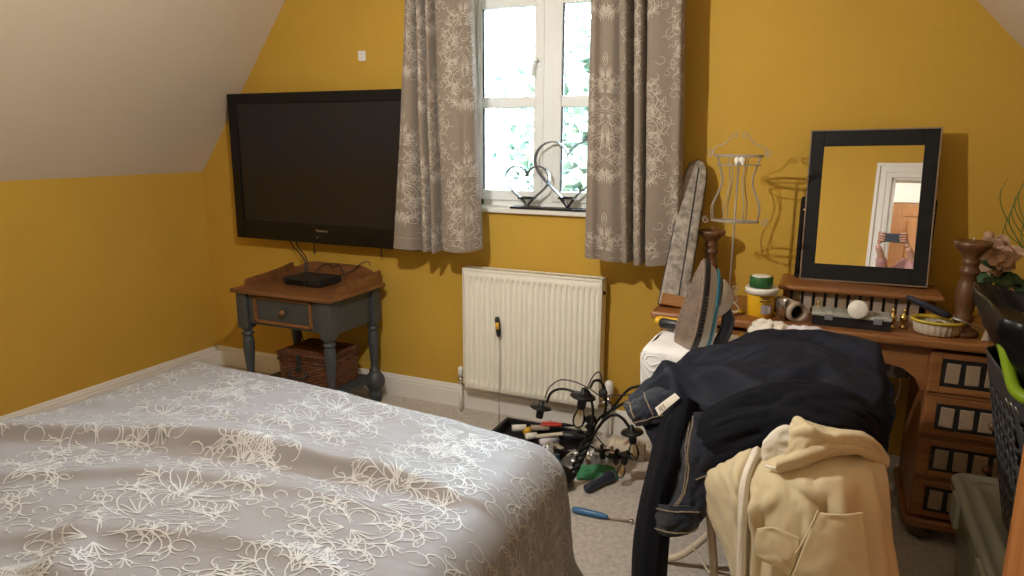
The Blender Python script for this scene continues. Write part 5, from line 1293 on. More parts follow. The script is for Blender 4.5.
# ------------------------------------------------------------ clothes heap
def cloth(name, rows, mats, label, n=12, amp=.012, fx=1.0, fy_=3.0, seed=0, th=.006, parent=None, extra=None, cat='clothes', lines=None, lw=.003, fine=.0025, prep=None):
    P = net(G(rows) if not isinstance(rows[0][0], Vector) else rows, n)
    if prep: P = prep(P)
    def f(u, v, p):
        e = min(1, u*6+.1, (1-u)*6+.1, v*6+.1, (1-v)*6+.1)
        d = amp*(ridged(u*fy_+.5*nz(u*2, v*2, seed), v*fx+.5*nz(v*2, u*2, seed+3), seed, 3)-.45)*2*e
        d += fine*ridged(u*fy_*3.1, v*fx*3.3, seed+11, 2)
        if extra: d += extra(u, v, p)
        return d
    P = displace(P, f, FL)
    mb = MB(); mb.grid(P)
    if lines:
        N = normals(P); nu_, nv_ = len(P), len(P[0])
        for (u0, v0, u1, v1) in lines:
            k = 46; vs = []
            for i in range(k):
                t = i/(k-1); a = (u0+(u1-u0)*t)*(nu_-1); b2 = (v0+(v1-v0)*t)*(nv_-1); ii, jj = min(int(a), nu_-2), min(int(b2), nv_-2); fa, fb = a-ii, b2-jj
                q = (P[ii][jj]*(1-fa)+P[ii+1][jj]*fa)*(1-fb)+(P[ii][jj+1]*(1-fa)+P[ii+1][jj+1]*fa)*fb
                nn = N[ii][jj]*FL; vs.append((q, nn))
            for i in range(0, k-1):
                if i % 2 == 0 or len(mats) < 2 or True:
                    p, nn = vs[i]; p2 = vs[i+1][0]; t_ = (p2-p).normalized(); s_ = t_.cross(nn).normalized()*lw/2; o_ = nn*.0022
                    p3 = p+(p2-p)*.72
                    mb.add([p-s_+o_, p+s_+o_, p3+s_+o_, p3-s_+o_], [[0, 1, 2, 3]], 1, False)
    if parent is not None: o = mb.build(name, mats, parent)
    else:
        o = mb.build(name, mats)
        if label: tag(o, label, cat)
    if th: solid(o, th, -1 if FL > 0 else 1)
    return o
FL = 1
# main navy fleece
def blur(P): return P
fleece_rows = [[(655, 440, 2.62), (690, 430, 2.66), (740, 420, 2.68), (800, 412, 2.70), (850, 420, 2.66), (878, 440, 2.55)],
               [(640, 412, 2.42), (684, 384, 2.46), (736, 368, 2.50), (800, 348, 2.62), (858, 356, 2.58), (890, 396, 2.44)],
               [(634, 400, 2.32), (682, 374, 2.38), (736, 352, 2.42), (800, 338, 2.50), (856, 348, 2.46), (892, 388, 2.34)],
               [(630, 402, 2.20), (680, 384, 2.26), (735, 372, 2.30), (800, 362, 2.32), (855, 374, 2.28), (894, 408, 2.24)],
               [(640, 420, 2.12), (685, 408, 2.12), (740, 400, 2.12), (800, 396, 2.13), (850, 402, 2.12), (891, 424, 2.15)],
               [(655, 445, 2.07), (692, 440, 2.02), (742, 430, 1.99), (800, 424, 2.00), (848, 428, 2.02), (882, 442, 2.09)],
               [(672, 470, 2.08), (702, 472, 2.02), (746, 466, 1.99), (800, 456, 2.00), (848, 454, 2.04), (874, 460, 2.12)]]
def sleeves(u, v, p):
    d = 0
    for (u0, v0, u1, v1, h, w_) in ((.30, .10, .62, .95, .030, .050), (.42, .08, .75, .62, .026, .045), (.22, .28, .40, .98, .022, .04), (.62, .25, .60, .9, .020, .05), (.36, .16, .86, .22, .022, .035), (.50, .30, .50, .62, .018, .05)):
        dx, dy = u1-u0, v1-v0; t = max(0, min(1, ((u-u0)*dx+(v-v0)*dy)/(dx*dx+dy*dy))); q = math.hypot(u-u0-dx*t, (v-v0-dy*t))
        d += 1.5*h*math.exp(-(abs(q)/w_)**1.2)*math.sin(math.pi*min(1, .12+t*.8))
    return d
cloth('navy_fleece', fleece_rows, ['navy_cloth'], 'large dark navy fleece heaped over the low table', 20, .030, 2.4, 3.8, 1.0, extra=sleeves, cat='fleece', fine=.006)
# smooth dark layer in front, over the fleece
cloth('dark_trousers', [[(706, 412, 2.04), (745, 392, 2.06), (800, 383, 2.08), (850, 393, 2.08), (886, 418, 2.12)],
                        [(700, 424, 2.00), (745, 404, 2.00), (800, 396, 2.01), (850, 405, 2.03), (888, 430, 2.09)],
                        [(697, 446, 1.97), (742, 428, 1.94), (800, 420, 1.94), (848, 428, 1.98), (886, 446, 2.06)],
                        [(695, 478, 1.96), (740, 462, 1.93), (800, 456, 1.93), (846, 456, 1.98), (880, 468, 2.06)]],
      ['navy_soft'], 'smooth black trousers lying across the front of the navy fleece above the cream cloth', 16, .016, 1.8, 3.0, 5.0, cat='trousers')
# denim jeans: waist at the left, leg hanging with a turned cuff
FL = 1
jn = thing('jeans', 'dark denim jeans with tan stitching hanging from the heap beside the cream metal leg', 'jeans', (-.36, 2.0, .5))
cloth('waistband', [[(668, 380, 2.22), (655, 384, 2.24), (640, 392, 2.26), (628, 400, 2.26)],
                    [(672, 388, 2.14), (656, 392, 2.13), (638, 399, 2.13), (623, 404, 2.16)],
                    [(676, 402, 2.10), (660, 406, 2.08), (642, 412, 2.07), (628, 416, 2.10)],
                    [(680, 418, 2.10), (664, 421, 2.07), (648, 425, 2.07), (636, 427, 2.10)]], ['denim', 'stitching'], None, 12, .008, 2, 2, 3.3, parent=jn, lines=[(.12, .05, .12, .95), (.85, .05, .85, .95), (.2, .55, .8, .50), (.3, .85, .75, .85), (.3, .78, .3, .92)])
cloth('leg_panel', [[(742, 418, 2.06), (715, 414, 2.04), (690, 412, 2.06), (664, 418, 2.12)],
                    [(740, 445, 1.99), (712, 444, 1.96), (688, 444, 1.98), (666, 448, 2.05)],
                    [(728, 478, 1.97), (706, 480, 1.93), (684, 480, 1.94), (664, 478, 2.02)],
                    [(712, 508, 1.96), (694, 512, 1.92), (674, 512, 1.93), (656, 506, 2.00)],
                    [(697, 528, 1.97), (684, 533, 1.93), (666, 534, 1.94), (651, 526, 2.00)]], ['denim', 'stitching'], None, 14, .010, 1.6, 3, 7.7, parent=jn, lines=[(.05, .62, .78, .62), (.1, .66, .78, .66), (.35, .9, .86, .93), (.05, .25, .45, .22), (.45, .22, .50, .5)])
cloth('turned_cuff', [[(702, 508, 1.94), (690, 507, 1.905), (670, 506, 1.91), (650, 502, 1.985)],
                     [(702, 520, 1.93), (688, 522, 1.89), (668, 522, 1.90), (647, 515, 1.98)],
                     [(696, 531, 1.94), (684, 536, 1.90), (666, 537, 1.91), (649, 529, 1.99)]], ['denim', 'stitching'], None, 12, .004, 2, 2, 2.2, parent=jn, lines=[(.2, .03, .2, .97), (.8, .03, .8, .97)])
# long black leg hanging to the carpet
def hang(P): return P
cloth('black_leggings', [[(700, 405, 2.10), (690, 398, 2.06), (676, 398, 2.06), (664, 404, 2.10)],
                         [(692, 430, 2.06), (684, 428, 2.00), (668, 430, 2.00), (655, 434, 2.07)],
                         [(684, 465, 2.04), (677, 465, 1.97), (661, 466, 1.97), (647, 468, 2.05)],
                         [(676, 500, 2.03), (669, 501, 1.96), (653, 502, 1.96), (639, 502, 2.04)],
                         [(670, 540, 2.02), (664, 542, 1.95), (648, 542, 1.95), (633, 540, 2.03)],
                         [(667, 580, 2.02), (660, 583, 1.95), (645, 583, 1.95), (631, 580, 2.03)],
                         [(662, 618, 2.03), (656, 622, 1.97), (643, 622, 1.97), (631, 618, 2.04)]], ['navy_soft'], 'long plain black leg of leggings hanging to the carpet left of the jeans', 12, .006, 3, .8, 8.1, th=.05, cat='leggings', fine=.001)
# white care tag
o = cloth('care_tag', [[(675, 393, 2.045), (680, 398, 2.04)], [(664, 401, 2.035), (668, 408, 2.03)], [(655, 408, 2.03), (659, 416, 2.025)]], ['tag_white', 'label_ink'], 'white printed label lying on the dark jeans near the waistband', 8, .0, 1, 1, 1, th=.0008, cat='label', fine=0, lines=[(.60, .25, .60, .75), (.70, .25, .70, .8), (.78, .3, .78, .7)])
# cream trousers
cr_ = thing('cream_trousers', 'pair of cream cotton trousers draped over the front of the dark heap', 'trousers', (-.02, 1.85, .5))
body_rows = [[(752, 442, 2.02), (790, 432, 2.04), (830, 432, 2.05), (872, 446, 2.10)],
             [(738, 462, 1.93), (780, 452, 1.92), (830, 450, 1.93), (878, 458, 2.02)],
             [(742, 478, 1.86), (780, 478, 1.82), (830, 474, 1.83), (884, 470, 1.95)],
             [(748, 500, 1.83), (785, 506, 1.78), (835, 500, 1.79), (887, 492, 1.92)],
             [(752, 535, 1.82), (790, 545, 1.765), (840, 540, 1.775), (890, 530, 1.91)],
             [(750, 580, 1.82), (790, 590, 1.76), (845, 588, 1.77), (897, 580, 1.91)],
             [(748, 680, 1.83), (790, 700, 1.78), (848, 700, 1.79), (905, 680, 1.92)]]
def wr(u, v, p):
    d = 0
    for (u0, v0, u1, v1, h, w_) in ((.36, .12, .95, .08, .020, .025), (.40, .70, .98, .60, .014, .022), (.38, .18, .70, .05, .014, .02), (.55, .9, .98, .96, .014, .03), (.42, .45, .60, .62, -.012, .025), (.34, .60, .9, .78, .014, .04), (.30, .85, .95, .86, .016, .035), (.45, .30, .55, .12, .012, .03), (.50, .62, .95, .55, -.010, .03)):
        dx, dy = u1-u0, v1-v0; t = max(0, min(1, ((u-u0)*dx+(v-v0)*dy)/(dx*dx+dy*dy))); q = math.hypot(u-u0-dx*t, (v-v0-dy*t))
        d += h*math.exp(-(q/w_)**2)*math.sin(math.pi*min(1, .1+t*.85))
    return d
cloth('front_leg', body_rows, ['cream_cloth'], None, 18, .011, 3.0, 1.1, 12.0, parent=cr_, extra=wr, fine=.002)
cloth('side_leg', [[(768, 428, 2.00), (752, 434, 1.98), (722, 446, 1.99), (702, 462, 2.04)],
                   [(764, 446, 1.93), (748, 452, 1.91), (718, 464, 1.92), (693, 476, 1.99)],
                   [(757, 474, 1.87), (742, 480, 1.85), (722, 488, 1.87), (700, 500, 1.95)],
                   [(754, 510, 1.84), (742, 515, 1.82), (728, 520, 1.85), (713, 528, 1.92)],
                   [(752, 550, 1.83), (744, 555, 1.81), (736, 560, 1.83), (728, 564, 1.89)],
                   [(752, 600, 1.83), (748, 605, 1.81), (742, 610, 1.83), (737, 612, 1.87)]], ['cream_cloth'], None, 14, .010, 2.2, 1.4, 15.0, parent=cr_)
cloth('lining_strip', [[(763, 450, 1.885), (757, 446, 1.880), (752, 448, 1.885)], [(751, 478, 1.832), (745, 478, 1.825), (740, 480, 1.832)], [(748, 515, 1.808), (742, 515, 1.80), (737, 517, 1.808)], [(746, 560, 1.80), (741, 560, 1.792), (736, 562, 1.80)], [(746, 610, 1.80), (741, 610, 1.79), (736, 612, 1.80)]], ['cream_lining'], None, 12, .003, 2, 1.5, 3.0, parent=cr_, th=.003)
# folded-back leg lying over the top: a back layer, and a front layer whose left end gapes open
def wr2(u, v, p):
    d = 0
    for (u0, v0, u1, v1, h, w_) in ((.05, .05, .55, .30, .014, .05), (.35, .02, .50, .45, .012, .04), (.75, .02, .62, .5, .012, .04), (.45, .35, .40, .95, .010, .05), (.6, .3, .65, .9, -.008, .05)):
        dx, dy = u1-u0, v1-v0; t = max(0, min(1, ((u-u0)*dx+(v-v0)*dy)/(dx*dx+dy*dy))); q = math.hypot(u-u0-dx*t, (v-v0-dy*t))
        d += h*math.exp(-(q/w_)**2)*math.sin(math.pi*min(1, .15+t*.8))
    return d
cloth('folded_leg_inside', [[(776, 436, 1.93), (790, 424, 1.93), (812, 428, 1.93), (840, 436, 1.95)],
                            [(766, 440, 1.90), (782, 430, 1.905), (806, 436, 1.91), (838, 442, 1.94)],
                            [(761, 452, 1.885), (778, 448, 1.895), (802, 448, 1.90), (836, 448, 1.93)],
                            [(763, 464, 1.87), (776, 466, 1.875), (800, 462, 1.89), (834, 455, 1.92)]], ['cream_lining'], None, 12, .006, 1.5, 1.5, 2.5, parent=cr_, th=.004)
cloth('folded_leg', [[(800, 428, 1.90), (806, 424, 1.91), (826, 430, 1.92), (852, 433, 1.95), (872, 440, 2.00), (886, 456, 2.04)],
                     [(792, 426, 1.86), (804, 424, 1.87), (826, 431, 1.89), (853, 434, 1.92), (873, 442, 1.97), (887, 459, 2.01)],
                     [(791, 438, 1.83), (806, 432, 1.835), (828, 436, 1.86), (855, 438, 1.90), (874, 446, 1.95), (887, 463, 1.99)],
                     [(786, 452, 1.815), (804, 446, 1.815), (828, 444, 1.845), (855, 445, 1.885), (873, 452, 1.94), (886, 466, 1.98)],
                     [(776, 466, 1.81), (798, 462, 1.81), (826, 452, 1.845), (854, 450, 1.885), (872, 457, 1.94), (884, 469, 1.98)],
                     [(780, 472, 1.83), (800, 465, 1.83), (828, 455, 1.87), (854, 452, 1.91), (872, 459, 1.96), (884, 471, 2.00)]], ['cream_cloth'], None, 14, .005, 2.4, 1.5, 6.5, parent=cr_, extra=wr2)
mb = MB(); mb.tube([at(766, 466, 1.83), at(772, 468, 1.82), at(779, 469, 1.815)], .004, n=8); mb.build('waist_tape', 'cream_lining', cr_)
# patch pocket and bow on the front
def patch(rows, name, amp=.004):
    cloth(name, rows, ['cream_cloth'], None, 10, amp, 1.5, 1.5, 20, parent=cr_, th=.004, fine=.001)
patch([[(758, 528, 1.762), (775, 527, 1.752), (800, 538, 1.747)], [(756, 545, 1.757), (776, 550, 1.743), (797, 556, 1.742)], [(760, 560, 1.757), (778, 566, 1.744), (790, 578, 1.742)]], 'pocket_flap')
patch([[(818, 512, 1.745), (840, 514, 1.748), (862, 512, 1.775)], [(806, 540, 1.735), (838, 540, 1.735), (866, 545, 1.765)], [(790, 580, 1.735), (830, 585, 1.730), (872, 582, 1.765)]], 'patch_pocket')
mb = MB(); mb.tube(spline([at(818, 511, 1.742), at(812, 525, 1.736), at(803, 542, 1.735), at(796, 553, 1.738)], 6), .0028, n=6); mb.build('pocket_seam', 'cream_cloth', cr_)
# ------------------------------------------------------------ right foreground: pine chest, clear crate, laundry basket
WXa, WYa = .470, 1.90
wd_ = thing('pine_chest', 'plain pine chest of drawers, its side at the right edge of the room', 'chest of drawers', (.80, 1.62, 0))
mb = MB(); mb.bx(WXa, WXa+.022, 1.40, WYa, .03, 1.10, bev=.003); mb.build('side_panel', 'wardrobe_pine', wd_)
mb = MB(); mb.bx(1.12, 1.142, 1.40, WYa, .03, 1.10, bev=.003); mb.build('side_panel', 'wardrobe_pine', wd_)
mb = MB(); mb.bx(WXa-.0, 1.155, 1.39, WYa+.0, 1.10, 1.13, bev=.006); mb.build('chest_top', 'wardrobe_pine', wd_)
mb = MB(); mb.bx(WXa+.022, 1.12, WYa-.012, WYa-.004, .05, 1.10, bev=0); mb.build('back_panel', 'wardrobe_pine', wd_)
mb = MB(); mb.bx(WXa+.01, 1.13, 1.41, WYa-.01, 0, .05, bev=.004); mb.build('plinth', 'wardrobe_pine', wd_)
for k in range(4):
    mb = MB(); z = .065+k*.257; mb.bx(WXa+.028, 1.114, 1.395, 1.80, z, z+.245, bev=.005); dr = mb.build('drawer', 'wardrobe_pine', wd_)
    for x in (.66, .93): mb = MB(); mb.lathe([(.010, 0), (.009, .012), (.019, .02), (.021, .028), (.014, .036), (0, .038)], M=Matrix.Translation((x, 1.397, z+.125)) @ Matrix.Rotation(R(90), 4, 'X')); mb.build('knob', 'turned_wood', dr)
# clear storage crate with a lid
cx0, cx1, cy0, cy1, cz1 = .500, .90, 1.96, 2.84, .37
sb = thing('storage_crate', 'large clear plastic storage crate with a lid on the carpet before the desk drawers', 'crate', ((cx0+cx1)/2, (cy0+cy1)/2, 0))
mb = MB(); ins = .045; zt2 = cz1-.03
def ringpts(g, z, r=.05, n=8):
    pts = []
    for (cx, cy, a0) in ((cx1-g-r, cy1-g-r, 0), (cx0+g+r, cy1-g-r, 90), (cx0+g+r, cy0+g+r, 180), (cx1-g-r, cy0+g+r, 270)):
        for k in range(n+1): a = R(a0+90*k/n); pts.append(Vector((cx+r*math.cos(a), cy+r*math.sin(a), z)))
    return pts+[pts[0]]
mb.grid([ringpts(ins+.17, .004), ringpts(ins, .004), ringpts(ins-.006, .012), ringpts(.018, zt2-.03), ringpts(.018, zt2-.028), ringpts(.006, zt2-.026), ringpts(.006, zt2)])
bo = mb.build('crate_body', 'box_plastic', sb); solid(bo, .003)
mb = MB(); mb.grid([ringpts(-.004, zt2-.012), ringpts(-.004, cz1-.012), ringpts(0, cz1-.004), ringpts(.006, cz1), ringpts(.022, cz1), ringpts(.028, cz1-.010), ringpts(.055, cz1-.010), ringpts(.062, cz1-.004), ringpts(.075, cz1-.004), ringpts(.080, cz1-.011), ringpts(.14, cz1-.011), ringpts(.199, cz1-.011, .001)])
lo = mb.build('crate_lid', 'box_plastic', sb); solid(lo, .003)
for y in (cy0+.22, cy1-.22): mb = MB(); mb.bx(cx0-.018, cx0-.004, y-.05, y+.05, zt2-.07, cz1-.002, bev=.004); mb.build('side_clip', 'box_plastic', sb)
for k, (x, y, sx_, sy_, m_) in enumerate(((.62, 2.30, .16, .22, 'packet_white'), (.76, 2.56, .2, .2, 'grey_plastic'), (.70, 2.12, .2, .16, 'kraft'))):
    P = []
    for i in range(21):
        P.append([Vector((x+(i/20-.5)*sx_, y+(j/20-.5)*sy_, .01+.16*max(0, (1-(i/10-1)**4)*(1-(j/10-1)**4))**.5*(1+.4*nz(i*.2, j*.2, k)))) for j in range(21)])
    mb = MB(); mb.grid(P); tag(mb.build('folded_fabric', m_), ['pale folded fabric seen dimly inside the clear crate', 'dark grey folded fabric at the desk end inside the clear crate', 'beige folded fabric at the near end inside the clear crate'][k], 'fabric')
# tall dark slotted basket with a lime rim, on the crate
lb = thing('laundry_basket', 'tall dark grey slotted basket with a lime green rim standing on the clear crate', 'basket', (.74, 2.42, cz1))
bx0_, bx1_, by0_, by1_ = .60, .90, 2.24, 2.60; tx0, tx1, ty0, ty1 = .505, 1.04, 2.12, 2.68; bz0, bz1 = cz1+.001, .90
def rr(x0, x1, y0, y1, z, r=.09, n=8):
    pts = []
    for (cx, cy, a0) in ((x1-r, y1-r, 0), (x0+r, y1-r, 90), (x0+r, y0+r, 180), (x1-r, y0+r, 270)):
        for k in range(n+1): a = R(a0+90*k/n); pts.append(Vector((cx+r*math.cos(a), cy+r*math.sin(a), z)))
    return pts
def lvl(t): return rr(bx0_+(tx0-bx0_)*t, bx1_+(tx1-bx1_)*t, by0_+(ty0-by0_)*t, by1_+(ty1-by1_)*t, bz0+(bz1-bz0)*t)
def dense(pts, n=160):
    L = [0]; k = len(pts)
    for i in range(k): L.append(L[-1]+(pts[(i+1) % k]-pts[i]).length)
    out = []
    j = 0
    for s_ in range(n):
        d = L[-1]*s_/n
        while L[j+1] < d: j += 1
        t = (d-L[j])/max(1e-9, L[j+1]-L[j]); out.append(pts[j].lerp(pts[(j+1) % k], t))
    return out
NB = 168; rowsb = [dense(lvl(t), NB) for t in [i/40 for i in range(41)]]
mb = MB(); vs = [p for r in rowsb for p in r]; fs = []
for i in range(40):
    for j in range(NB):
        t = i/40
        slot = 4 <= i <= 32 and (i % 5) not in (0,) and ((j+ (i//5)*0+ (i*1)//2) % 6) in (1, 2, 3)
        if not slot: fs.append([i*NB+j, i*NB+(j+1) % NB, (i+1)*NB+(j+1) % NB, (i+1)*NB+j])
fs.append(list(range(NB))[::-1]); mb.add(vs, fs, 0, True); o = mb.build('basket_wall', 'darkgrey_plastic', lb); solid(o, .004, 0)
mb = MB(); rim = dense(lvl(1.0), 80)
# the rim dips at the near side into a swooping handle
rim = [Vector((p.x, p.y, p.z+.04-.055*math.cos(math.pi*min(1, max(0, (p.y-2.12)/.40))))) for p in rim]
mb.tube(rim, .017, n=12, closed=True); mb.build('lime_rim', 'lime', lb)
q = at(1011, 405, 2.16); mb = MB()
yq = by0_+(ty0-by0_)*((q.z-bz0)/(bz1-bz0))-.004
for k, (dx, dz) in enumerate(((-.012, .010), (0, 0), (.012, -.010))): mb.tube([(q.x-.010+dx, yq, q.z+.018+dz), (q.x+.008+dx, yq, q.z-.018+dz)], .0016, n=5)
mb.build('moulded_logo', 'silver', lb)
# black liner bag bulging out of the basket
P = []
cxm, cym = .785, 2.41
NBG = 120
prof = [(.90, -.28), (.93, -.16), (.96, -.08), (1.0, -.01), (1.10, .035), (1.16, .06), (1.22, .09), (1.28, .115), (1.33, .14), (1.36, .165), (1.37, .185), (1.35, .188), (1.28, .165), (1.18, .13), (1.05, .115), (.92, .108), (.8, .105), (.5, .10), (.02, .10)]
for f, dz in prof:
    row = []
    for k in range(NBG+1):
        a = 2*math.pi*k/NBG; c_, s_ = math.cos(a), math.sin(a); e = .55
        x = cxm+.245*f*math.copysign(abs(c_)**e, c_); y = cym+.27*f*math.copysign(abs(s_)**e, s_)
        w_ = .045*(ridged(c_*2.6, s_*2.6, dz*5+1, 4)-.4)*min(1, max(0, dz+.12)*5)
        z = bz1+dz+.05*nz(c_*1.6, s_*1.6, 4)*max(0, min(1, dz*8))+.05*max(0, -c_*.8+s_*.1)**3*max(0, min(1, dz*6))
        row.append(Vector((x+c_*w_, y+s_*w_, z)))
    P.append(row)
mb = MB(); mb.grid(P); o = mb.build('bin_liner', 'bin_liner'); tag(o, 'shiny black plastic bag bulging out of the lime-rimmed basket', 'bag')

# ------------------------------------------------------------ silk flower arrangement behind the bag
fc = at(995, 256, 3.22)
fl = thing('flower_arrangement', 'arrangement of a faded pink silk flower with dark leaves and grasses at the desk end', 'flowers', (.72, 3.18, DT))
mb = MB(); mb.lathe([(.05, 0), (.055, .004), (.075, .12), (.082, .15), (.076, .15), (.068, .12), (0, .11)], c=(.72, 3.18, DT), n=28); mb.build('pot', 'darkgrey_plastic', fl)
rnd = random.Random(4)
def petal(c, d, up, L, w_, cup, mb, tw=0):
    d = d.normalized(); s_ = d.cross(up).normalized(); P = []
    for i in range(9):
        t = i/8; row = []
        for j in range(7):
            v = j/6*2-1; ww = w_*math.sin(math.pi*min(1, .12+t*.80))**.7*(1-.5*max(0, t-.75)*2)
            row.append(c+d*(L*t)+s_*(v*ww)+up*(cup*L*(t**2)+.25*w_*v*v+.05*L*math.sin(t*6+v*2+tw)*t))
        P.append(row)
    mb.grid(P)
fdir = (EYE-fc).normalized(); fr = fdir.cross(Vector((0, 0, 1))).normalized(); fu = fr.cross(fdir)
mb = MB()
for ringk, (n_p, L, tilt, w_) in enumerate(((7, .085, .25, .034), (6, .065, .7, .028), (5, .045, 1.4, .020))):
    for k in range(n_p):
        a = 2*math.pi*(k+.35*ringk)/n_p+rnd.random()*.2; d = fr*math.cos(a)+fu*math.sin(a)
        petal(fc+fdir*.004*ringk, d+fdir*tilt*.6, fdir, L*(.9+.25*rnd.random()), w_, .25, mb, k)
o = mb.build('blossom', 'petal', fl); solid(o, .0012, 0)
mb = MB(); b_ = at(989, 237, 3.22); mb.ball(b_, .019, sq=(1, 1, 1.2)); mb.tube([b_-Vector((0, 0, .02)), fc+Vector((.01, .02, -.03)), Vector((.71, 3.17, DT+.1))], .003, n=6); mb.build('bud', 'petal', fl)
mb = MB(); mb.tube([fc-fdir*.01, fc-fdir*.05-Vector((0, 0, .08)), Vector((.72, 3.18, DT+.1))], .004, n=6); mb.build('stem', 'leaf_green', fl)
for k in range(16):
    a = k*2.4; bpt = Vector((.70+.06*math.cos(a), 3.16+.05*math.sin(a), DT+.15+.02*(k % 5)))
    if k < 5: bpt = fc+Vector((.0+.03*(k % 3), .0, -.03-.02*k)); d = Vector((-.5+.45*(k % 3), -.5, -.6+.3*(k % 2)))
    else: d = Vector((math.cos(a), math.sin(a)*.6-.3, .35+.4*rnd.random()))
    mb = MB(); petal(bpt, d, Vector((0, -.4, 1)).normalized(), .10+.04*rnd.random(), .028, -.25, mb, k); o = mb.build('leaf', 'leaf_green', fl); solid(o, .001, 0)
for k in range(9):
    x0_ = .70+.02*(k % 3); tipx = at(1008+3*k, 178+7*((k*5) % 6), 3.2)
    mb = MB(); mb.tube(spline([(x0_, 3.18, DT+.1), (x0_+.02+.006*k, 3.19, DT+.25), (tipx.x-.01, 3.2, tipx.z-.1), tuple(tipx)], 8), [.002]*20+[.001]*5, n=5); mb.build('grass_blade', 'grass_green', fl)

# ------------------------------------------------------------ person taking the photograph (seen in the mirror)
pe = thing('person', 'person in a pink shirt holding up a phone, seen in the mirror', 'person', (.22, -.36, 0))
def skinned(name, nodes_, edges_, m, parent, sub=2):
    me = bpy.data.meshes.new(name); o0 = ORG[parent.name]
    me.from_pydata([tuple(Vector(p)-o0) for p, r_ in nodes_], edges_, []); me.materials.append(MATS[m])
    o = bpy.data.objects.new(name, me); COL.objects.link(o); o.parent = parent; ORG[o.name] = o0
    md = o.modifiers.new('skin', 'SKIN'); md.use_smooth_shade = True; md.branch_smoothing = .6
    for i, (p, r_) in enumerate(nodes_):
        r_ = r_ if isinstance(r_, tuple) else (r_, r_); me.skin_vertices[0].data[i].radius = r_
        me.skin_vertices[0].data[i].use_root = (i == 0)
    s_ = o.modifiers.new('sub', 'SUBSURF'); s_.levels = sub; s_.render_levels = sub
    return o
PX, PY = .185, -.38
body = [((PX, PY, .95), (.13, .10)), ((PX, PY, 1.12), (.12, .09)), ((PX, PY, 1.30), (.14, .10)), ((PX, PY, 1.42), (.08, .07)), ((PX, PY+.01, 1.49), .05), ((PX, PY+.03, 1.56), (.065, .07)), ((PX, PY+.03, 1.64), (.075, .09)), ((PX, PY+.02, 1.70), (.06, .07)),
        ((PX-.17, PY, 1.39), .052), ((PX-.30, PY+.04, 1.17), .042), ((PX-.325, PY+.27, 1.41), .030), ((-.165, PY+.335, 1.485), .026),
        ((PX+.17, PY, 1.39), .052), ((PX+.20, PY+.06, 1.17), .042), ((.10, PY+.25, 1.40), .030), ((.062, PY+.33, 1.48), .026),
        ((PX-.09, PY, .86), .085), ((PX-.10, PY+.01, .48), .058), ((PX-.10, PY-.02, .09), .038), ((PX-.10, PY+.12, .035), .034),
        ((PX+.09, PY, .86), .085), ((PX+.10, PY+.01, .48), .058), ((PX+.10, PY-.02, .09), .038), ((PX+.10, PY+.12, .035), .034)]
bed_ = [(0, 1), (1, 2), (2, 3), (3, 4), (4, 5), (5, 6), (6, 7), (2, 8), (8, 9), (9, 10), (10, 11), (2, 12), (12, 13), (13, 14), (14, 15), (0, 16), (16, 17), (17, 18), (18, 19), (0, 20), (20, 21), (21, 22), (22, 23)]
skinned('body', body, bed_, 'skin', pe)
shirt = [((PX, PY, .90), (.165, .13)), ((PX, PY, 1.12), (.155, .125)), ((PX, PY, 1.30), (.175, .13)), ((PX, PY, 1.42), (.10, .085)), ((PX-.17, PY, 1.385), .070), ((PX-.30, PY+.04, 1.17), .060), ((PX-.325, PY+.26, 1.40), .046), ((PX+.17, PY, 1.385), .070), ((PX+.20, PY+.06, 1.17), .060), ((.10, PY+.25, 1.40), .046)]
skinned('shirt', shirt, [(0, 1), (1, 2), (2, 3), (2, 4), (4, 5), (5, 6), (2, 7), (7, 8), (8, 9)], 'pink_shirt', pe)
tr_ = [((PX, PY, .95), (.16, .125)), ((PX-.09, PY, .84), .105), ((PX-.10, PY+.01, .48), .078), ((PX-.10, PY-.02, .11), .062), ((PX+.09, PY, .84), .105), ((PX+.10, PY+.01, .48), .078), ((PX+.10, PY-.02, .11), .062)]
skinned('jeans_worn', tr_, [(0, 1), (1, 2), (2, 3), (0, 4), (4, 5), (5, 6)], 'jeans_blue', pe)
mb = MB(); hcx, hcy, hcz = PX, PY+.02, 1.665; P = []
for i in range(19):
    th = math.pi*.62*i/18; row = []
    for k in range(37):
        a = 2*math.pi*k/36; front = max(0, math.sin(a)); r_ = .102*(1+.06*nz(math.cos(a)*3, math.sin(a)*3, i*.2)); tt = th*(1-.42*front)
        row.append(Vector((hcx+r_*.86*math.sin(tt)*math.cos(a), hcy+r_*1.05*math.sin(tt)*math.sin(a)-.01, hcz+r_*1.08*math.cos(tt))))
    P.append(row)
mb.grid(P); o = mb.build('hair', 'hair_brown', pe); solid(o, .008, 0)
for s_ in (-1, 1):
    mb = MB(); mb.ball((hcx+s_*.029, PY+.108, 1.648), .0115, m=0, n=12); mb.ball((hcx+s_*.029, PY+.1165, 1.648), .0048, m=1, n=10); mb.build('eye', ['tub_white', 'label_ink'], pe)
    mb = MB(); mb.ball((hcx+s_*.078, PY+.025, 1.635), .03, n=12, sq=(.3, .6, 1)); mb.build('ear', 'skin', pe)
mb = MB(); mb.tube([(hcx, PY+.112, 1.65), (hcx, PY+.130, 1.618), (hcx, PY+.118, 1.606)], [.008, .013, .009], n=8); mb.build('nose', 'skin', pe)
mb = MB(); mb.tube([(hcx-.024, PY+.104, 1.585), (hcx, PY+.114, 1.583), (hcx+.024, PY+.104, 1.585)], [.003, .007, .003], n=8); mb.build('mouth', 'pink_shirt', pe)
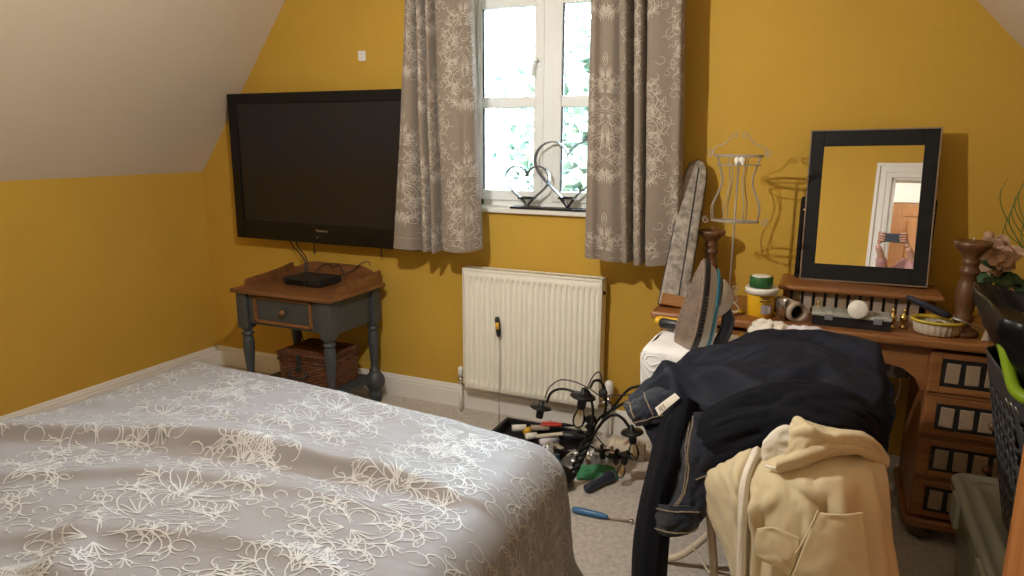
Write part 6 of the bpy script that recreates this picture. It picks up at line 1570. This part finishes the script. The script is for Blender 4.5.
# hands: palm + five fingers each, gripping the phone ends
PHX0, PHX1, PHZ0, PHZ1, PHY = -.135, .022, 1.512, 1.587, -.016
for s_, ex in ((-1, PHX0), (1, PHX1)):
    w0 = body[11][0] if s_ < 0 else body[15][0]
    pc = (ex+s_*.022, PHY-.030, 1.528)
    nd = [(w0, .024), (pc, (.030, .022)), ((ex+s_*.010, PHY-.022, 1.555), (.024, .016))]; ed = [(0, 1), (1, 2)]
    for q, (dz, L) in enumerate(((.045, .9), (.022, 1.0), (.000, .95), (-.020, .8))):
        b0 = len(nd); zf = 1.545+dz
        nd += [((ex+s_*.026, PHY+.000, zf), .0095), ((ex+s_*.018, PHY+.017, zf), .0088), ((ex-s_*.012*L, PHY+.0185, zf-.002), .0080), ((ex-s_*.030*L, PHY+.017, zf-.003), .0068)]
        ed += [(2, b0), (b0, b0+1), (b0+1, b0+2), (b0+2, b0+3)]
    b0 = len(nd); nd += [((ex+s_*.004, PHY-.030, 1.520), .012), ((ex-s_*.018, PHY-.024, 1.520), .010), ((ex-s_*.040, PHY-.018, 1.528), .0085)]; ed += [(1, b0), (b0, b0+1), (b0+1, b0+2)]
    skinned('hand', nd, ed, 'skin', pe)
ph = thing('phone', 'dark phone held sideways in both hands, reflected in the mirror', 'phone', ((PHX0+PHX1)/2, PHY, PHZ0))
mb = MB(); mb.bx(PHX0, PHX1, PHY-.004, PHY+.004, PHZ0, PHZ1, bev=.0035); mb.build('phone_case', 'navy_plastic', ph)
mb = MB(); mb.bx(PHX0+.005, PHX1-.005, PHY-.0048, PHY-.0038, PHZ0+.004, PHZ1-.004, bev=0); mb.build('phone_screen', 'tv_screen', ph)
mb = MB(); mb.bx(-.014, .014, PHY+.0035, PHY+.0055, 1.52, 1.58, bev=.0009); mb.build('camera_bump', 'black_plastic', ph)
# settle: turn generative modifiers into plain meshes so every part is real geometry
dg = bpy.context.evaluated_depsgraph_get()
for o in list(SC.objects):
    if o.type == 'MESH' and o.modifiers:
        me = bpy.data.meshes.new_from_object(o.evaluated_get(dg)); o.modifiers.clear(); o.data = me
        for p in me.polygons: p.use_smooth = p.use_smooth
